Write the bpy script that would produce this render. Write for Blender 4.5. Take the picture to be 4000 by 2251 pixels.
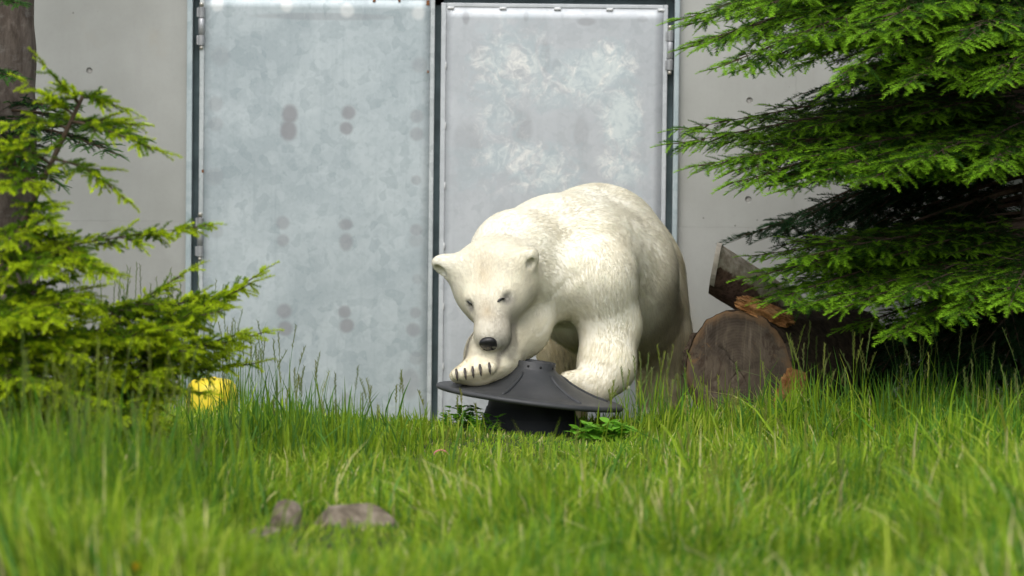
import bpy, bmesh, math, random
import numpy as np
from mathutils import Vector, Matrix

# ------------------------------------------------------------------ camera
scene = bpy.context.scene
col = scene.collection
for o in list(bpy.data.objects):
    bpy.data.objects.remove(o)
RES_W, RES_H = 4000.0, 2251.0
CAM_H = 1.75
PITCH = math.radians(3.32)
ROLL = math.radians(0.6)
D0 = 20.0
W0 = 4.4                       # metres across the frame at D0
cam_data = bpy.data.cameras.new('camera')
cam = bpy.data.objects.new('camera', cam_data)
col.objects.link(cam)
scene.camera = cam
cam_data.sensor_width = 36.0
cam_data.lens = 36.0 * D0 / W0
cam_data.clip_start = 0.5
cam_data.clip_end = 500
CAM_R = Matrix.Rotation(math.pi / 2 - PITCH, 3, 'X') @ Matrix.Rotation(ROLL, 3, 'Z')
cam.matrix_world = Matrix.Translation((0, 0, CAM_H)) @ CAM_R.to_4x4()
cam_data.dof.use_dof = True
cam_data.dof.focus_distance = 19.7
cam_data.dof.aperture_fstop = 2.4

# ------------------------------------------------------------------ sky, sun, exposure
SUN_EL, SUN_ROT = math.radians(55), math.radians(196)
world = bpy.data.worlds.new('World')
scene.world = world
world.use_nodes = True
wn = world.node_tree
wn.nodes.clear()
w_out = wn.nodes.new('ShaderNodeOutputWorld')
w_bg = wn.nodes.new('ShaderNodeBackground')
w_sky = wn.nodes.new('ShaderNodeTexSky')
w_sky.sky_type = 'NISHITA'
w_sky.sun_disc = False
w_sky.sun_elevation = SUN_EL
w_sky.sun_rotation = SUN_ROT
w_sky.dust_density = 4.0
w_sky.air_density = 1.0
w_hsv = wn.nodes.new('ShaderNodeHueSaturation')
w_hsv.inputs['Saturation'].default_value = 0.35      # thin even cloud
wn.links.new(w_sky.outputs[0], w_hsv.inputs['Color'])
wn.links.new(w_hsv.outputs[0], w_bg.inputs[0])
w_bg.inputs[1].default_value = 0.15
wn.links.new(w_bg.outputs[0], w_out.inputs[0])
sun_data = bpy.data.lights.new('sun', 'SUN')
sun = bpy.data.objects.new('sun', sun_data)
col.objects.link(sun)
sun_data.energy = 0.55
sun_data.angle = math.radians(40)
sun_data.color = (1.0, 0.98, 0.95)
sdir = Vector((math.sin(SUN_ROT) * math.cos(SUN_EL), math.cos(SUN_ROT) * math.cos(SUN_EL), math.sin(SUN_EL)))
sun.rotation_euler = sdir.to_track_quat('Z', 'Y').to_euler()
sun.location = sdir * 30
vs = scene.view_settings
vs.view_transform = 'Standard'
vs.look = 'None'
vs.exposure = 0.70
vs.gamma = 1.0
scene.cycles.use_denoising = True
scene.cycles.max_bounces = 6
scene.cycles.diffuse_bounces = 3
scene.cycles.glossy_bounces = 2
scene.cycles.transmission_bounces = 3
scene.cycles.transparent_max_bounces = 8

# ------------------------------------------------------------------ helpers
def P(px, py, Y):
    """the point of the place at depth Y that stands at this position of the photograph"""
    k = W0 / 2 / D0
    d = CAM_R @ Vector(((px - RES_W / 2) / (RES_W / 2) * k, -(py - RES_H / 2) / (RES_W / 2) * k, -1.0))
    s = Y / d.y
    return Vector((0, 0, CAM_H)) + d * s

def PX(p):
    """inverse of P: photograph position of a point"""
    d = CAM_R.transposed() @ (Vector(p) - Vector((0, 0, CAM_H)))
    k = W0 / 2 / D0
    return (RES_W / 2 + d.x / -d.z / k * RES_W / 2, RES_H / 2 - d.y / -d.z / k * RES_W / 2)

def sstep(a, b, x):
    t = np.clip((np.asarray(x, float) - a) / (b - a), 0, 1)
    return t * t * (3 - 2 * t)

def ground_z(x, y):
    x = np.asarray(x, float); y = np.asarray(y, float)
    z = -0.17 * sstep(19.9, 21.3, y)
    z = z + 0.018 * np.sin(x * 2.1 + 1.3) * np.sin(y * 1.7) + 0.012 * np.sin(x * 4.3 + y * 3.1)
    z = z + 0.03 * sstep(0.6, 1.3, x) * sstep(18.5, 19.3, y) * (1 - sstep(20.0, 21.0, y))
    return z

def link(o, parent=None):
    col.objects.link(o)
    if parent is not None:
        o.parent = parent
    return o

def tag(o, label=None, cat=None, group=None, kind=None):
    if label: o['label'] = label
    if cat: o['category'] = cat
    if group: o['group'] = group
    if kind: o['kind'] = kind
    return o

def empty(name, loc=(0, 0, 0)):
    o = bpy.data.objects.new(name, None)
    o.location = loc
    o.empty_display_size = 0.1
    return link(o)

def obj_bm(name, bm, mat, parent=None, smooth=False, origin=None):
    me = bpy.data.meshes.new(name)
    bmesh.ops.recalc_face_normals(bm, faces=bm.faces)
    bm.to_mesh(me)
    bm.free()
    if smooth:
        me.polygons.foreach_set('use_smooth', [True] * len(me.polygons))
    o = bpy.data.objects.new(name, me)
    if mat: me.materials.append(mat)
    link(o)
    finish(o, parent, origin)
    return o

def finish(o, parent=None, origin=None):
    """geometry is written in world coordinates; move the origin and parent without moving the shape"""
    me = o.data
    org = Vector(origin) if origin is not None else (Vector(parent_world(parent)) if parent else Vector((0, 0, 0)))
    if org.length > 0:
        me.transform(Matrix.Translation(-org))
    if parent:
        o.parent = parent
        o.location = org - Vector(parent_world(parent))
    else:
        o.location = org

def parent_world(p):
    loc = Vector((0, 0, 0))
    while p is not None:
        loc += p.location
        p = p.parent
    return loc

def mesh_np(name, V, F, mat, parent=None, smooth=False, color=None, origin=None, nrm=None):
    """fast mesh from arrays: F is (n,3) or (n,4)"""
    V = np.ascontiguousarray(V, dtype=np.float32)
    F = np.ascontiguousarray(F, dtype=np.int32)
    me = bpy.data.meshes.new(name)
    me.vertices.add(len(V)); me.vertices.foreach_set('co', V.ravel())
    n, k = F.shape
    me.loops.add(n * k); me.loops.foreach_set('vertex_index', F.ravel())
    me.polygons.add(n)
    me.polygons.foreach_set('loop_start', np.arange(0, n * k, k, dtype=np.int32))
    me.update(calc_edges=True)
    if smooth:
        me.polygons.foreach_set('use_smooth', np.ones(n, dtype=bool))
    if color is not None:
        at = me.color_attributes.new('tint', 'FLOAT_COLOR', 'POINT')
        c = np.ones((len(V), 4), dtype=np.float32); c[:, :3] = color
        at.data.foreach_set('color', c.ravel())
    if mat: me.materials.append(mat)
    o = bpy.data.objects.new(name, me)
    link(o)
    finish(o, parent, origin)
    return o

def bm_box(bm, x0, x1, y0, y1, z0, z1, bevel=0.0):
    r = bmesh.ops.create_cube(bm, size=1.0)
    vs_ = r['verts']
    for v in vs_:
        v.co = Vector(((x0 + x1) / 2 + v.co.x * (x1 - x0), (y0 + y1) / 2 + v.co.y * (y1 - y0), (z0 + z1) / 2 + v.co.z * (z1 - z0)))
    if bevel > 0:
        es = list({e for v in vs_ for e in v.link_edges})
        bmesh.ops.bevel(bm, geom=es, offset=bevel, segments=2, affect='EDGES', profile=0.6)

def bm_lathe(bm, prof, n=64, M=None, cap0=False, cap1=False, wob=None):
    """prof: list of (r, z); M: 4x4 placing it"""
    M = M or Matrix.Identity(4)
    rings = []
    for i, (r, z) in enumerate(prof):
        ring = []
        for k in range(n):
            a = 2 * math.pi * k / n
            rr = r * (wob(a, z) if wob else 1.0)
            ring.append(bm.verts.new(M @ Vector((rr * math.cos(a), rr * math.sin(a), z))))
        rings.append(ring)
    for a, b in zip(rings[:-1], rings[1:]):
        for k in range(n):
            bm.faces.new((a[k], a[(k + 1) % n], b[(k + 1) % n], b[k]))
    if cap0: bm.faces.new(rings[0][::-1])
    if cap1: bm.faces.new(rings[-1])
    return rings

def bm_tube(bm, pts, radii, n=8, cap=True):
    pts = [Vector(p) for p in pts]
    if not hasattr(radii, '__len__'): radii = [radii] * len(pts)
    rings = []
    ref = Vector((0, 0, 1))
    for i, p in enumerate(pts):
        t = (pts[min(i + 1, len(pts) - 1)] - pts[max(i - 1, 0)]).normalized()
        if abs(t.dot(ref)) > 0.95: ref = Vector((1, 0, 0)) if abs(t.x) < 0.9 else Vector((0, 1, 0))
        s = t.cross(ref).normalized(); u = s.cross(t)
        rings.append([bm.verts.new(p + (s * math.cos(2 * math.pi * k / n) + u * math.sin(2 * math.pi * k / n)) * radii[i]) for k in range(n)])
    for a, b in zip(rings[:-1], rings[1:]):
        for k in range(n):
            bm.faces.new((a[k], a[(k + 1) % n], b[(k + 1) % n], b[k]))
    if cap:
        bm.faces.new(rings[0][::-1]); bm.faces.new(rings[-1])

# ------------------------------------------------------------------ materials
class NT:
    def __init__(self, name):
        self.m = bpy.data.materials.new(name)
        self.m.use_nodes = True
        self.t = self.m.node_tree
        self.t.nodes.clear()
        self.out = self.t.nodes.new('ShaderNodeOutputMaterial')
    def n(self, kind, **kw):
        nd = self.t.nodes.new(kind)
        for k, v in kw.items():
            setattr(nd, k, v)
        return nd
    def l(self, a, b):
        self.t.links.new(a, b)
    def setin(self, sock, v):
        if isinstance(v, bpy.types.NodeSocket): self.l(v, sock)
        else: sock.default_value = v
    def math(self, op, a, b=0.0, c=0.0, clamp=False):
        nd = self.n('ShaderNodeMath', operation=op, use_clamp=clamp)
        for s, v in zip(nd.inputs, (a, b, c)): self.setin(s, v)
        return nd.outputs[0]
    def mix(self, fac, a, b, mode='MIX'):
        nd = self.n('ShaderNodeMix', data_type='RGBA', blend_type=mode)
        self.setin(nd.inputs[0], fac)
        self.setin(nd.inputs[6], a if isinstance(a, bpy.types.NodeSocket) else (*a, 1))
        self.setin(nd.inputs[7], b if isinstance(b, bpy.types.NodeSocket) else (*b, 1))
        return nd.outputs[2]
    def coord(self, scale=(1, 1, 1), which='Object', loc=(0, 0, 0)):
        tc = self.n('ShaderNodeTexCoord')
        mp = self.n('ShaderNodeMapping')
        mp.inputs['Scale'].default_value = scale
        mp.inputs['Location'].default_value = loc
        self.l(tc.outputs[which], mp.inputs[0])
        return mp.outputs[0]
    def noise(self, vec, scale, detail=4, rough=0.55, dist=0.0):
        nd = self.n('ShaderNodeTexNoise')
        self.l(vec, nd.inputs['Vector'])
        nd.inputs['Scale'].default_value = scale
        nd.inputs['Detail'].default_value = detail
        nd.inputs['Roughness'].default_value = rough
        nd.inputs['Distortion'].default_value = dist
        return nd.outputs[0]
    def voro(self, vec, scale, feature='F1', out=0):
        nd = self.n('ShaderNodeTexVoronoi', feature=feature)
        self.l(vec, nd.inputs['Vector'])
        nd.inputs['Scale'].default_value = scale
        return nd.outputs[out]
    def ramp(self, fac, lo, hi):
        nd = self.n('ShaderNodeMapRange', interpolation_type='SMOOTHSTEP')
        self.setin(nd.inputs[0], fac)
        nd.inputs[1].default_value = lo; nd.inputs[2].default_value = hi
        return nd.outputs[0]
    def bump(self, h, strength=0.3, dist=0.01, prev=None):
        nd = self.n('ShaderNodeBump')
        nd.inputs['Strength'].default_value = strength
        nd.inputs['Distance'].default_value = dist
        self.l(h, nd.inputs['Height'])
        if prev: self.l(prev, nd.inputs['Normal'])
        return nd.outputs[0]
    def principled(self, color, rough=0.7, metal=0.0, normal=None, spec=0.5, **kw):
        b = self.n('ShaderNodeBsdfPrincipled')
        self.setin(b.inputs['Base Color'], color if isinstance(color, bpy.types.NodeSocket) else (*color, 1))
        self.setin(b.inputs['Roughness'], rough)
        self.setin(b.inputs['Metallic'], metal)
        b.inputs['Specular IOR Level'].default_value = spec
        if normal: self.l(normal, b.inputs['Normal'])
        for k, v in kw.items(): self.setin(b.inputs[k], v)
        self.l(b.outputs[0], self.out.inputs[0])
        return self.m

def leaf_material(name, mul=(1, 1, 1), trans=0.35, rough=0.5, spec=0.3):
    n = NT(name)
    at = n.n('ShaderNodeAttribute', attribute_name='tint')
    c = n.mix(1.0, at.outputs['Color'], mul, 'MULTIPLY')
    b = n.n('ShaderNodeBsdfPrincipled')
    n.l(c, b.inputs['Base Color'])
    b.inputs['Roughness'].default_value = rough
    b.inputs['Specular IOR Level'].default_value = spec
    t = n.n('ShaderNodeBsdfTranslucent')
    n.l(c, t.inputs[0])
    mx = n.n('ShaderNodeMixShader')
    mx.inputs[0].default_value = trans
    n.l(b.outputs[0], mx.inputs[1]); n.l(t.outputs[0], mx.inputs[2])
    n.l(mx.outputs[0], n.out.inputs[0])
    return n.m

def mat_concrete():
    n = NT('concrete')
    v = n.coord()
    big = n.noise(v, 1.3, 5, 0.6)
    mid = n.noise(v, 6.0, 5, 0.6)
    fine = n.noise(v, 60, 4, 0.6)
    streak = n.noise(n.coord((14, 1, 1.2)), 1.0, 4, 0.6)
    c = n.mix(n.ramp(big, 0.3, 0.7), (0.315, 0.32, 0.295), (0.38, 0.385, 0.36))
    c = n.mix(n.math('MULTIPLY', n.ramp(mid, 0.35, 0.75), 0.25), c, (0.42, 0.425, 0.405))
    c = n.mix(n.math('MULTIPLY', n.ramp(streak, 0.5, 0.8), 0.18), c, (0.27, 0.265, 0.24))
    c = n.mix(n.math('MULTIPLY', n.ramp(fine, 0.45, 0.8), 0.12), c, (0.25, 0.245, 0.22))
    rust = n.math('MULTIPLY', n.ramp(n.noise(n.coord((1.0, 1, 0.8), loc=(3.3, 0, 1.7)), 1.6, 5, 0.65), 0.58, 0.72), 0.35)
    c = n.mix(rust, c, (0.36, 0.31, 0.21))
    # blow holes
    pv = n.voro(v, 13.0)
    pm = n.math('MULTIPLY', n.math('LESS_THAN', pv, 0.05), n.ramp(n.noise(v, 2.2, 2), 0.42, 0.6))
    c = n.mix(n.math('MULTIPLY', pm, 0.75), c, (0.09, 0.085, 0.08))
    h = n.math('SUBTRACT', n.math('MULTIPLY', fine, 0.25), pm)
    nb = n.bump(h, 0.35, 0.004)
    return n.principled(c, 0.85, 0, nb, 0.3)

def mat_galv(name, base, light, dark, spots=(), light_spots=(), powder=(), extra_streak=0.3, metal=0.35):
    """hot dipped zinc: spangles, scuffs, and the worn round marks given as (x, z, radius, amount)"""
    n = NT(name)
    v = n.coord()
    wv = n.n('ShaderNodeVectorMath', operation='ADD')
    dn = n.n('ShaderNodeTexNoise'); n.l(v, dn.inputs['Vector']); dn.inputs['Scale'].default_value = 9; dn.inputs['Detail'].default_value = 3
    sc = n.n('ShaderNodeVectorMath', operation='SCALE'); n.l(dn.outputs['Color'], sc.inputs[0]); sc.inputs['Scale'].default_value = 0.09
    n.l(v, wv.inputs[0]); n.l(sc.outputs[0], wv.inputs[1])
    cell = n.voro(wv.outputs[0], 22, 'F1', 1)
    cell2 = n.voro(wv.outputs[0], 60, 'F1', 1)
    sep = n.n('ShaderNodeSeparateColor'); n.l(cell, sep.inputs[0])
    sep2 = n.n('ShaderNodeSeparateColor'); n.l(cell2, sep2.inputs[0])
    big = n.noise(v, 2.2, 6, 0.65, 0.6)
    c = n.mix(n.ramp(big, 0.3, 0.72), base, light)
    c = n.mix(n.math('MULTIPLY', n.ramp(sep.outputs[0], 0.55, 1.0), 0.33), c, dark)
    c = n.mix(n.math('MULTIPLY', n.ramp(sep.outputs[1], 0.78, 0.95), 0.35), c, light)
    c = n.mix(n.math('MULTIPLY', n.ramp(sep2.outputs[0], 0.6, 1.0), 0.18), c, dark)
    fl = n.noise(n.coord((1.6, 1, 1)), 34, 6, 0.7, 0.8)
    c = n.mix(n.math('MULTIPLY', n.ramp(fl, 0.56, 0.70), 0.45), c, light)
    c = n.mix(n.math('MULTIPLY', n.ramp(fl, 0.44, 0.30), 0.35), c, dark)
    st = n.noise(n.coord((30, 1, 1.6)), 1.0, 4, 0.6)
    c = n.mix(n.math('MULTIPLY', n.ramp(st, 0.5, 0.8), extra_streak), c, dark)
    tc = n.n('ShaderNodeTexCoord')
    sx = n.n('ShaderNodeSeparateXYZ'); n.l(tc.outputs['Object'], sx.inputs[0])
    wob = n.math('MULTIPLY', n.math('SUBTRACT', n.noise(v, 14, 3), 0.5), 0.03)
    def blobs(lst, soft):
        acc = None
        for (x, z, rx, rz, a) in lst:
            dx = n.math('DIVIDE', n.math('SUBTRACT', sx.outputs[0], x), rx)
            dz = n.math('DIVIDE', n.math('SUBTRACT', sx.outputs[2], z), rz)
            d = n.math('SQRT', n.math('ADD', n.math('MULTIPLY', dx, dx), n.math('MULTIPLY', dz, dz)))
            d = n.math('ADD', d, n.math('MULTIPLY', wob, 12.0))
            f = n.math('MULTIPLY', n.math('SUBTRACT', 1.0, n.ramp(d, 1.0 - soft, 1.0 + soft)), a)
            acc = f if acc is None else n.math('MAXIMUM', acc, f)
        return acc
    rough = 0.5
    if spots:
        c = n.mix(blobs(spots, 0.3), c, tuple(0.62 * x for x in (0.42, 0.42, 0.44)))
    if light_spots:
        c = n.mix(blobs(light_spots, 0.35), c, (0.72, 0.73, 0.71))
    if powder:
        area = blobs(powder, 0.75)
        dv = n.coord((1, 1, 1)); 
        pn = n.noise(wv.outputs[0], 16, 9, 0.78, 1.0)
        pf = n.ramp(n.math('ADD', pn, n.math('MULTIPLY', area, 0.30)), 0.66, 0.92)
        c = n.mix(n.math('MULTIPLY', n.math('MULTIPLY', pf, area), 0.85), c, (0.86, 0.85, 0.80))
        gn = n.noise(wv.outputs[0], 7, 7, 0.7, 1.5)
        gf = n.ramp(n.math('ADD', gn, n.math('MULTIPLY', area, 0.2)), 0.55, 0.72)
        c = n.mix(n.math('MULTIPLY', n.math('MULTIPLY', gf, area), 0.5), c, (0.40, 0.50, 0.53))
    h = n.math('ADD', n.math('MULTIPLY', sep.outputs[2], 0.15), n.noise(v, 1.6, 2))
    nb = n.bump(h, 0.06, 0.02)
    return n.principled(c, 0.55, metal, nb, 0.4)

def simple(name, c, rough=0.6, metal=0.0, var=0.25, scale=20, spec=0.4, bump=0.2, bd=0.004, dark=None):
    n = NT(name)
    v = n.coord()
    f = n.noise(v, scale, 5, 0.6)
    d = dark or tuple(x * (1 - var) for x in c)
    cc = n.mix(n.ramp(f, 0.3, 0.7), d, c)
    nb = n.bump(n.noise(v, scale * 3, 4, 0.6), bump, bd)
    return n.principled(cc, rough, metal, nb, spec)

# ------------------------------------------------------------------ ground
def build_ground():
    n = NT('soil')
    v = n.coord()
    c = n.mix(n.ramp(n.noise(v, 7, 6, 0.65), 0.35, 0.65), (0.030, 0.036, 0.012), (0.06, 0.075, 0.02))
    m = n.principled(c, 0.95, 0, n.bump(n.noise(v, 40, 5), 0.6, 0.02), 0.2)
    xs = np.concatenate([np.linspace(-60, -8, 14)[:-1], np.linspace(-8, 8, 81), np.linspace(8, 60, 14)[1:]])
    ys = np.concatenate([np.linspace(-10, 10, 12)[:-1], np.linspace(10, 23, 90), np.linspace(23, 80, 12)[1:]])
    X, Y = np.meshgrid(xs, ys, indexing='ij')
    Z = ground_z(X, Y)
    V = np.stack([X, Y, Z], -1).reshape(-1, 3)
    nx, ny = len(xs), len(ys)
    i, j = np.meshgrid(np.arange(nx - 1), np.arange(ny - 1), indexing='ij')
    a = (i * ny + j).ravel()
    F = np.stack([a, a + ny, a + ny + 1, a + 1], 1)
    o = mesh_np('ground', V, F, m, smooth=True)
    tag(o, 'dark soil under the grass', None, None, 'structure')
build_ground()

# ------------------------------------------------------------------ concrete wall with tie holes, steel double door
WALL_Y = 21.60
def wx(px, py=1000, Y=WALL_Y): return P(px, py, Y).x
def wz(py, px=2000, Y=WALL_Y): return P(px, py, Y).z
M_CONC = mat_concrete()
M_TIE = simple('tie_hole_plug', (0.40, 0.39, 0.365), 0.9, var=0.15)
OPEN_L, OPEN_R = wx(733), wx(2640)
DOOR_TOP = wz(2, 1300) + 0.0

def build_wall():
    root = empty('concrete_wall', (0, WALL_Y, -0.3))
    tag(root, 'bare grey concrete wall with small round tie holes around the steel doors', 'wall')
    z_joint = wz(890, 2900)
    zs = [-0.45, z_joint, z_joint + 1.25, z_joint + 2.5]
    left = [OPEN_L - 5.6, OPEN_L - 3.2, OPEN_L - 0.84, OPEN_L]
    right = [OPEN_R, wx(3100), wx(3100) + 1.42, wx(3100) + 2.84, wx(3100) + 4.2]
    holes = []
    hx_l = [wx(345) - 0.415 * k for k in range(0, 4)]
    hx_r = [wx(2920) + 0.418 * k for k in range(0, 5)]
    hz = [wz(1165, 2950) + 0.459 * k for k in range(-1, 4)]
    hz_l = [wz(1072, 345) + 0.473 * k for k in range(-1, 4)]
    for x in hx_l: holes += [(x, z) for z in hz_l]
    for x in hx_r: holes += [(x, z) for z in hz]
    cut = bmesh.new()
    for (x, z) in holes:
        Mx = Matrix.Translation((x, WALL_Y, z)) @ Matrix.Rotation(math.pi / 2, 4, 'X')
        bm_lathe(cut, [(0.0165, 0.02), (0.0150, 0.0), (0.012, -0.022)], 20, Mx, True, True)
    bmesh.ops.recalc_face_normals(cut, faces=cut.faces)
    cme = bpy.data.meshes.new('cut'); cut.to_mesh(cme); cut.free()
    co = bpy.data.objects.new('cut', cme); link(co)
    panels = []
    for xs in (left, right):
        for x0, x1 in zip(xs[:-1], xs[1:]):
            for k, (z0, z1) in enumerate(zip(zs[:-1], zs[1:])):
                panels.append((x0, x1, z0, z1))
    # lintel above the doors
    panels.append((OPEN_L, OPEN_R, DOOR_TOP + 0.10, zs[-1]))
    for (x0, x1, z0, z1) in panels:
        bm = bmesh.new()
        dy = random.Random(int(x0 * 1000 + z0 * 77)).uniform(-0.0008, 0.0008)
        bm_box(bm, x0 + 0.0002, x1 - 0.0002, WALL_Y + dy, WALL_Y + 0.32, z0 + 0.0002, z1 - 0.0002, 0.0010)
        o = obj_bm('wall_panel', bm, M_CONC, root)
        if any(x0 < hx < x1 and z0 < hzz < z1 for hx, hzz in holes):
            md = o.modifiers.new('b', 'BOOLEAN'); md.object = co; md.operation = 'DIFFERENCE'; md.solver = 'EXACT'
            dg = bpy.context.evaluated_depsgraph_get()
            me = bpy.data.meshes.new_from_object(o.evaluated_get(dg))
            o.modifiers.clear(); o.data = me
    bpy.data.objects.remove(co)
    for (x, z) in holes:
        if not (-2.9 < x < 2.9): continue
        bm = bmesh.new()
        Mx = Matrix.Translation((x, WALL_Y, z)) @ Matrix.Rotation(math.pi / 2, 4, 'X')
        bm_lathe(bm, [(0.0134, -0.03), (0.0134, -0.010), (0.009, -0.008)], 14, Mx, True, True)
        obj_bm('tie_hole_plug', bm, M_TIE, root)
    # dark sheet closing the doorway, the unlit inside put into its colour
    bm = bmesh.new()
    bm_box(bm, OPEN_L - 0.3, OPEN_R + 0.3, WALL_Y + 0.34, WALL_Y + 0.42, -0.5, DOOR_TOP + 0.5)
    obj_bm('dark_backing', bm, simple('dark_inside', (0.03, 0.035, 0.037), 0.9), root)
    return root
build_wall()

DY = WALL_Y - 0.03            # plane of the door leaves' faces
M_FRAME = mat_galv('galvanised_frame', (0.36, 0.43, 0.45), (0.48, 0.54, 0.55), (0.26, 0.33, 0.35), extra_streak=0.4)
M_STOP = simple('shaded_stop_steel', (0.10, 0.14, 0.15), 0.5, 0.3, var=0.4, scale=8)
M_HINGE = simple('hinge_zinc', (0.42, 0.43, 0.44), 0.42, 0.55, var=0.3, scale=14)
M_PIN = simple('hinge_pin_steel', (0.6, 0.57, 0.5), 0.3, 0.8, var=0.25, scale=40)
M_RUST = simple('rust', (0.24, 0.10, 0.04), 0.9, var=0.5, scale=60)
M_WELD = simple('weld_zinc', (0.66, 0.67, 0.67), 0.45, 0.4, var=0.2, scale=60)

def build_frame():
    root = empty('door_frame', (0, WALL_Y, -0.2))
    tag(root, 'galvanised steel frame of the double door, let into the concrete wall', 'door frame')
    zb, zt = -0.3, DOOR_TOP + 0.03
    def jamb(px0, px1):
        bm = bmesh.new()
        bm_box(bm, wx(px0), wx(px1), DY - 0.012, WALL_Y + 0.10, zb, zt + 0.07, 0.004)
        return obj_bm('jamb', bm, M_FRAME, root)
    jamb(727, 749); jamb(2623, 2643)
    bm = bmesh.new()
    bm_box(bm, wx(749) + 0.001, wx(2623) - 0.001, DY - 0.010, WALL_Y + 0.10, zt, zt + 0.066, 0.004)
    obj_bm('head_bar', bm, M_FRAME, root)
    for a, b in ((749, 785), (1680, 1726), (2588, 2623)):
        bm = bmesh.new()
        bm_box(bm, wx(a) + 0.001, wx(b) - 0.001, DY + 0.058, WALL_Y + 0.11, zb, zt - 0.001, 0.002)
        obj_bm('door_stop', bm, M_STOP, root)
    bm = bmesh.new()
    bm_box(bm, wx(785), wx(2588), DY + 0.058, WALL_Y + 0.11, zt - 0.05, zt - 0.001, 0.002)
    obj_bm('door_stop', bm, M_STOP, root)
build_frame()

def hinge(parent, xc, z0, z1, r=0.0145):
    y = DY - 0.006
    h = z1 - z0
    segs = [(0.06, 0.30), (0.31, 0.69), (0.70, 0.94)]
    bm = bmesh.new()
    bm_lathe(bm, [(r * 0.8, z0 + h * 0.31), (r, z0 + h * 0.325), (r, z0 + h * 0.675), (r * 0.8, z0 + h * 0.69)], 20, Matrix.Translation((xc, y, 0)), True, True)
    body = obj_bm('hinge', bm, M_HINGE, parent, True)
    for a, b in (segs[0], segs[2]):
        bm = bmesh.new()
        za, zb_ = z0 + h * a, z0 + h * b
        bm_lathe(bm, [(r * 0.85, za), (r * 1.06, za + 0.002), (r * 1.06, zb_ - 0.002), (r * 0.85, zb_)], 20, Matrix.Translation((xc, y, 0)), True, True)
        bm_box(bm, xc - 0.022, xc - 0.002, y - 0.004, y + 0.02, za + 0.003, zb_ - 0.003, 0.002)
        obj_bm('knuckle', bm, M_HINGE, body, False)
    bm = bmesh.new()
    bm_lathe(bm, [(r * 0.5, z0 - h * 0.03), (r * 0.62, z0 - h * 0.02), (r * 0.62, z0 + h * 0.04), (r * 0.4, z0 + h * 0.05),
                  (r * 0.4, z1 - h * 0.05), (r * 0.72, z1 - h * 0.05), (r * 0.72, z1 + h * 0.035), (r * 0.6, z1 + h * 0.045)], 16, Matrix.Translation((xc, y, 0)), True, True)
    obj_bm('hinge_pin', bm, M_PIN, body, True)

def build_door(name, label, e0, p0, p1, e1, top_py, mat, edge_mat, inset):
    zb = -0.22
    x0, x1 = wx(e0, 800, DY), wx(e1, 800, DY)
    zt = wz(top_py, 2000, DY)
    root = empty(name, ((x0 + x1) / 2, DY, zb))
    tag(root, label, 'door')
    a, b = wx(p0, 800, DY), wx(p1, 800, DY)
    bm = bmesh.new()
    # slightly oil-canned sheet
    nx, nz = 24, 40
    grid = [[None] * (nz + 1) for _ in range(nx + 1)]
    rnd = random.Random(len(label))
    ph = [rnd.uniform(0, 6) for _ in range(6)]
    for i in range(nx + 1):
        for k in range(nz + 1):
            x = a + (b - a) * i / nx; z = zb + 0.004 + (zt - inset - zb) * k / nz
            ed = min(1, 4 * min(i, nx - i) / nx) * min(1, 4 * min(k, nz - k) / nz)
            dy = 0.0022 * ed * (math.sin(x * 4.1 + ph[0]) * math.sin(z * 3.3 + ph[1]) + 0.6 * math.sin(x * 9 + ph[2]) * math.sin(z * 7 + ph[3]))
            grid[i][k] = bm.verts.new((x, DY - 0.002 + dy, z))
    for i in range(nx):
        for k in range(nz):
            bm.faces.new((grid[i][k], grid[i + 1][k], grid[i + 1][k + 1], grid[i][k + 1]))
    o = obj_bm('door_sheet', bm, mat, root, True)
    md = o.modifiers.new('thick', 'SOLIDIFY'); md.thickness = 0.003; md.offset = -1 if False else 1
    # core of the leaf and edge rails
    bm = bmesh.new(); bm_box(bm, a, b, DY + 0.006, DY + 0.05, zb, zt - 0.004); obj_bm('core', bm, edge_mat, root)
    for u, v_ in ((x0, a - 0.0008), (b + 0.0008, x1)):
        bm = bmesh.new(); bm_box(bm, u, v_, DY - 0.0045, DY + 0.052, zb, zt, 0.003); obj_bm('edge_rail', bm, edge_mat, root)
    if inset > 0.003:
        bm = bmesh.new(); bm_box(bm, a + 0.0004, b - 0.0004, DY - 0.0045, DY + 0.04, zt - inset + 0.006, zt, 0.003); obj_bm('top_rail', bm, edge_mat, root)
    return root, a, b, zt

def rel(lst, root):
    out = []
    for (px, py, r, am, *q) in lst:
        p = P(px, py, DY)
        ry = q[0] if q else r
        out.append((p.x - root[0], p.z - root[2], r * 0.00118, ry * 0.00118, am))
    return out
LS = [(1133, 447, 31, .8, 38), (1127, 510, 33, .8, 40), (1363, 440, 28, .75), (1353, 502, 25, .75), (1628, 455, 26, .45), (1628, 524, 26, .5),
      (843, 408, 30, .35), (843, 485, 28, .3), (1638, 254, 30, .35), (860, 220, 38, .25), (1626, 703, 20, .45), (838, 690, 34, .25),
      (1105, 870, 26, .5), (1105, 939, 24, .5), (1351, 877, 28, .6, 22), (1351, 947, 27, .6, 34), (1626, 900, 24, .5), (1622, 940, 26, .3),
      (1110, 1216, 29, .65), (1115, 1284, 29, .7), (1346, 1219, 25, .7), (1355, 1273, 28, .75), (1623, 1222, 22, .5), (1615, 1289, 27, .55),
      (1600, 1500, 40, .45, 60), (1625, 1400, 26, .35), (1355, 1560, 26, .4), (1270, 65, 260, .35, 14), (1630, 1090, 20, .3), (845, 905, 26, .3)]
LL = [(849, 20, 24, .5), (1119, 24, 24, .55), (1356, 40, 27, .55), (1635, 52, 25, .5)]
zb = -0.22
rt = ((wx(776, 800, DY) + wx(1692, 800, DY)) / 2, DY, zb)
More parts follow.
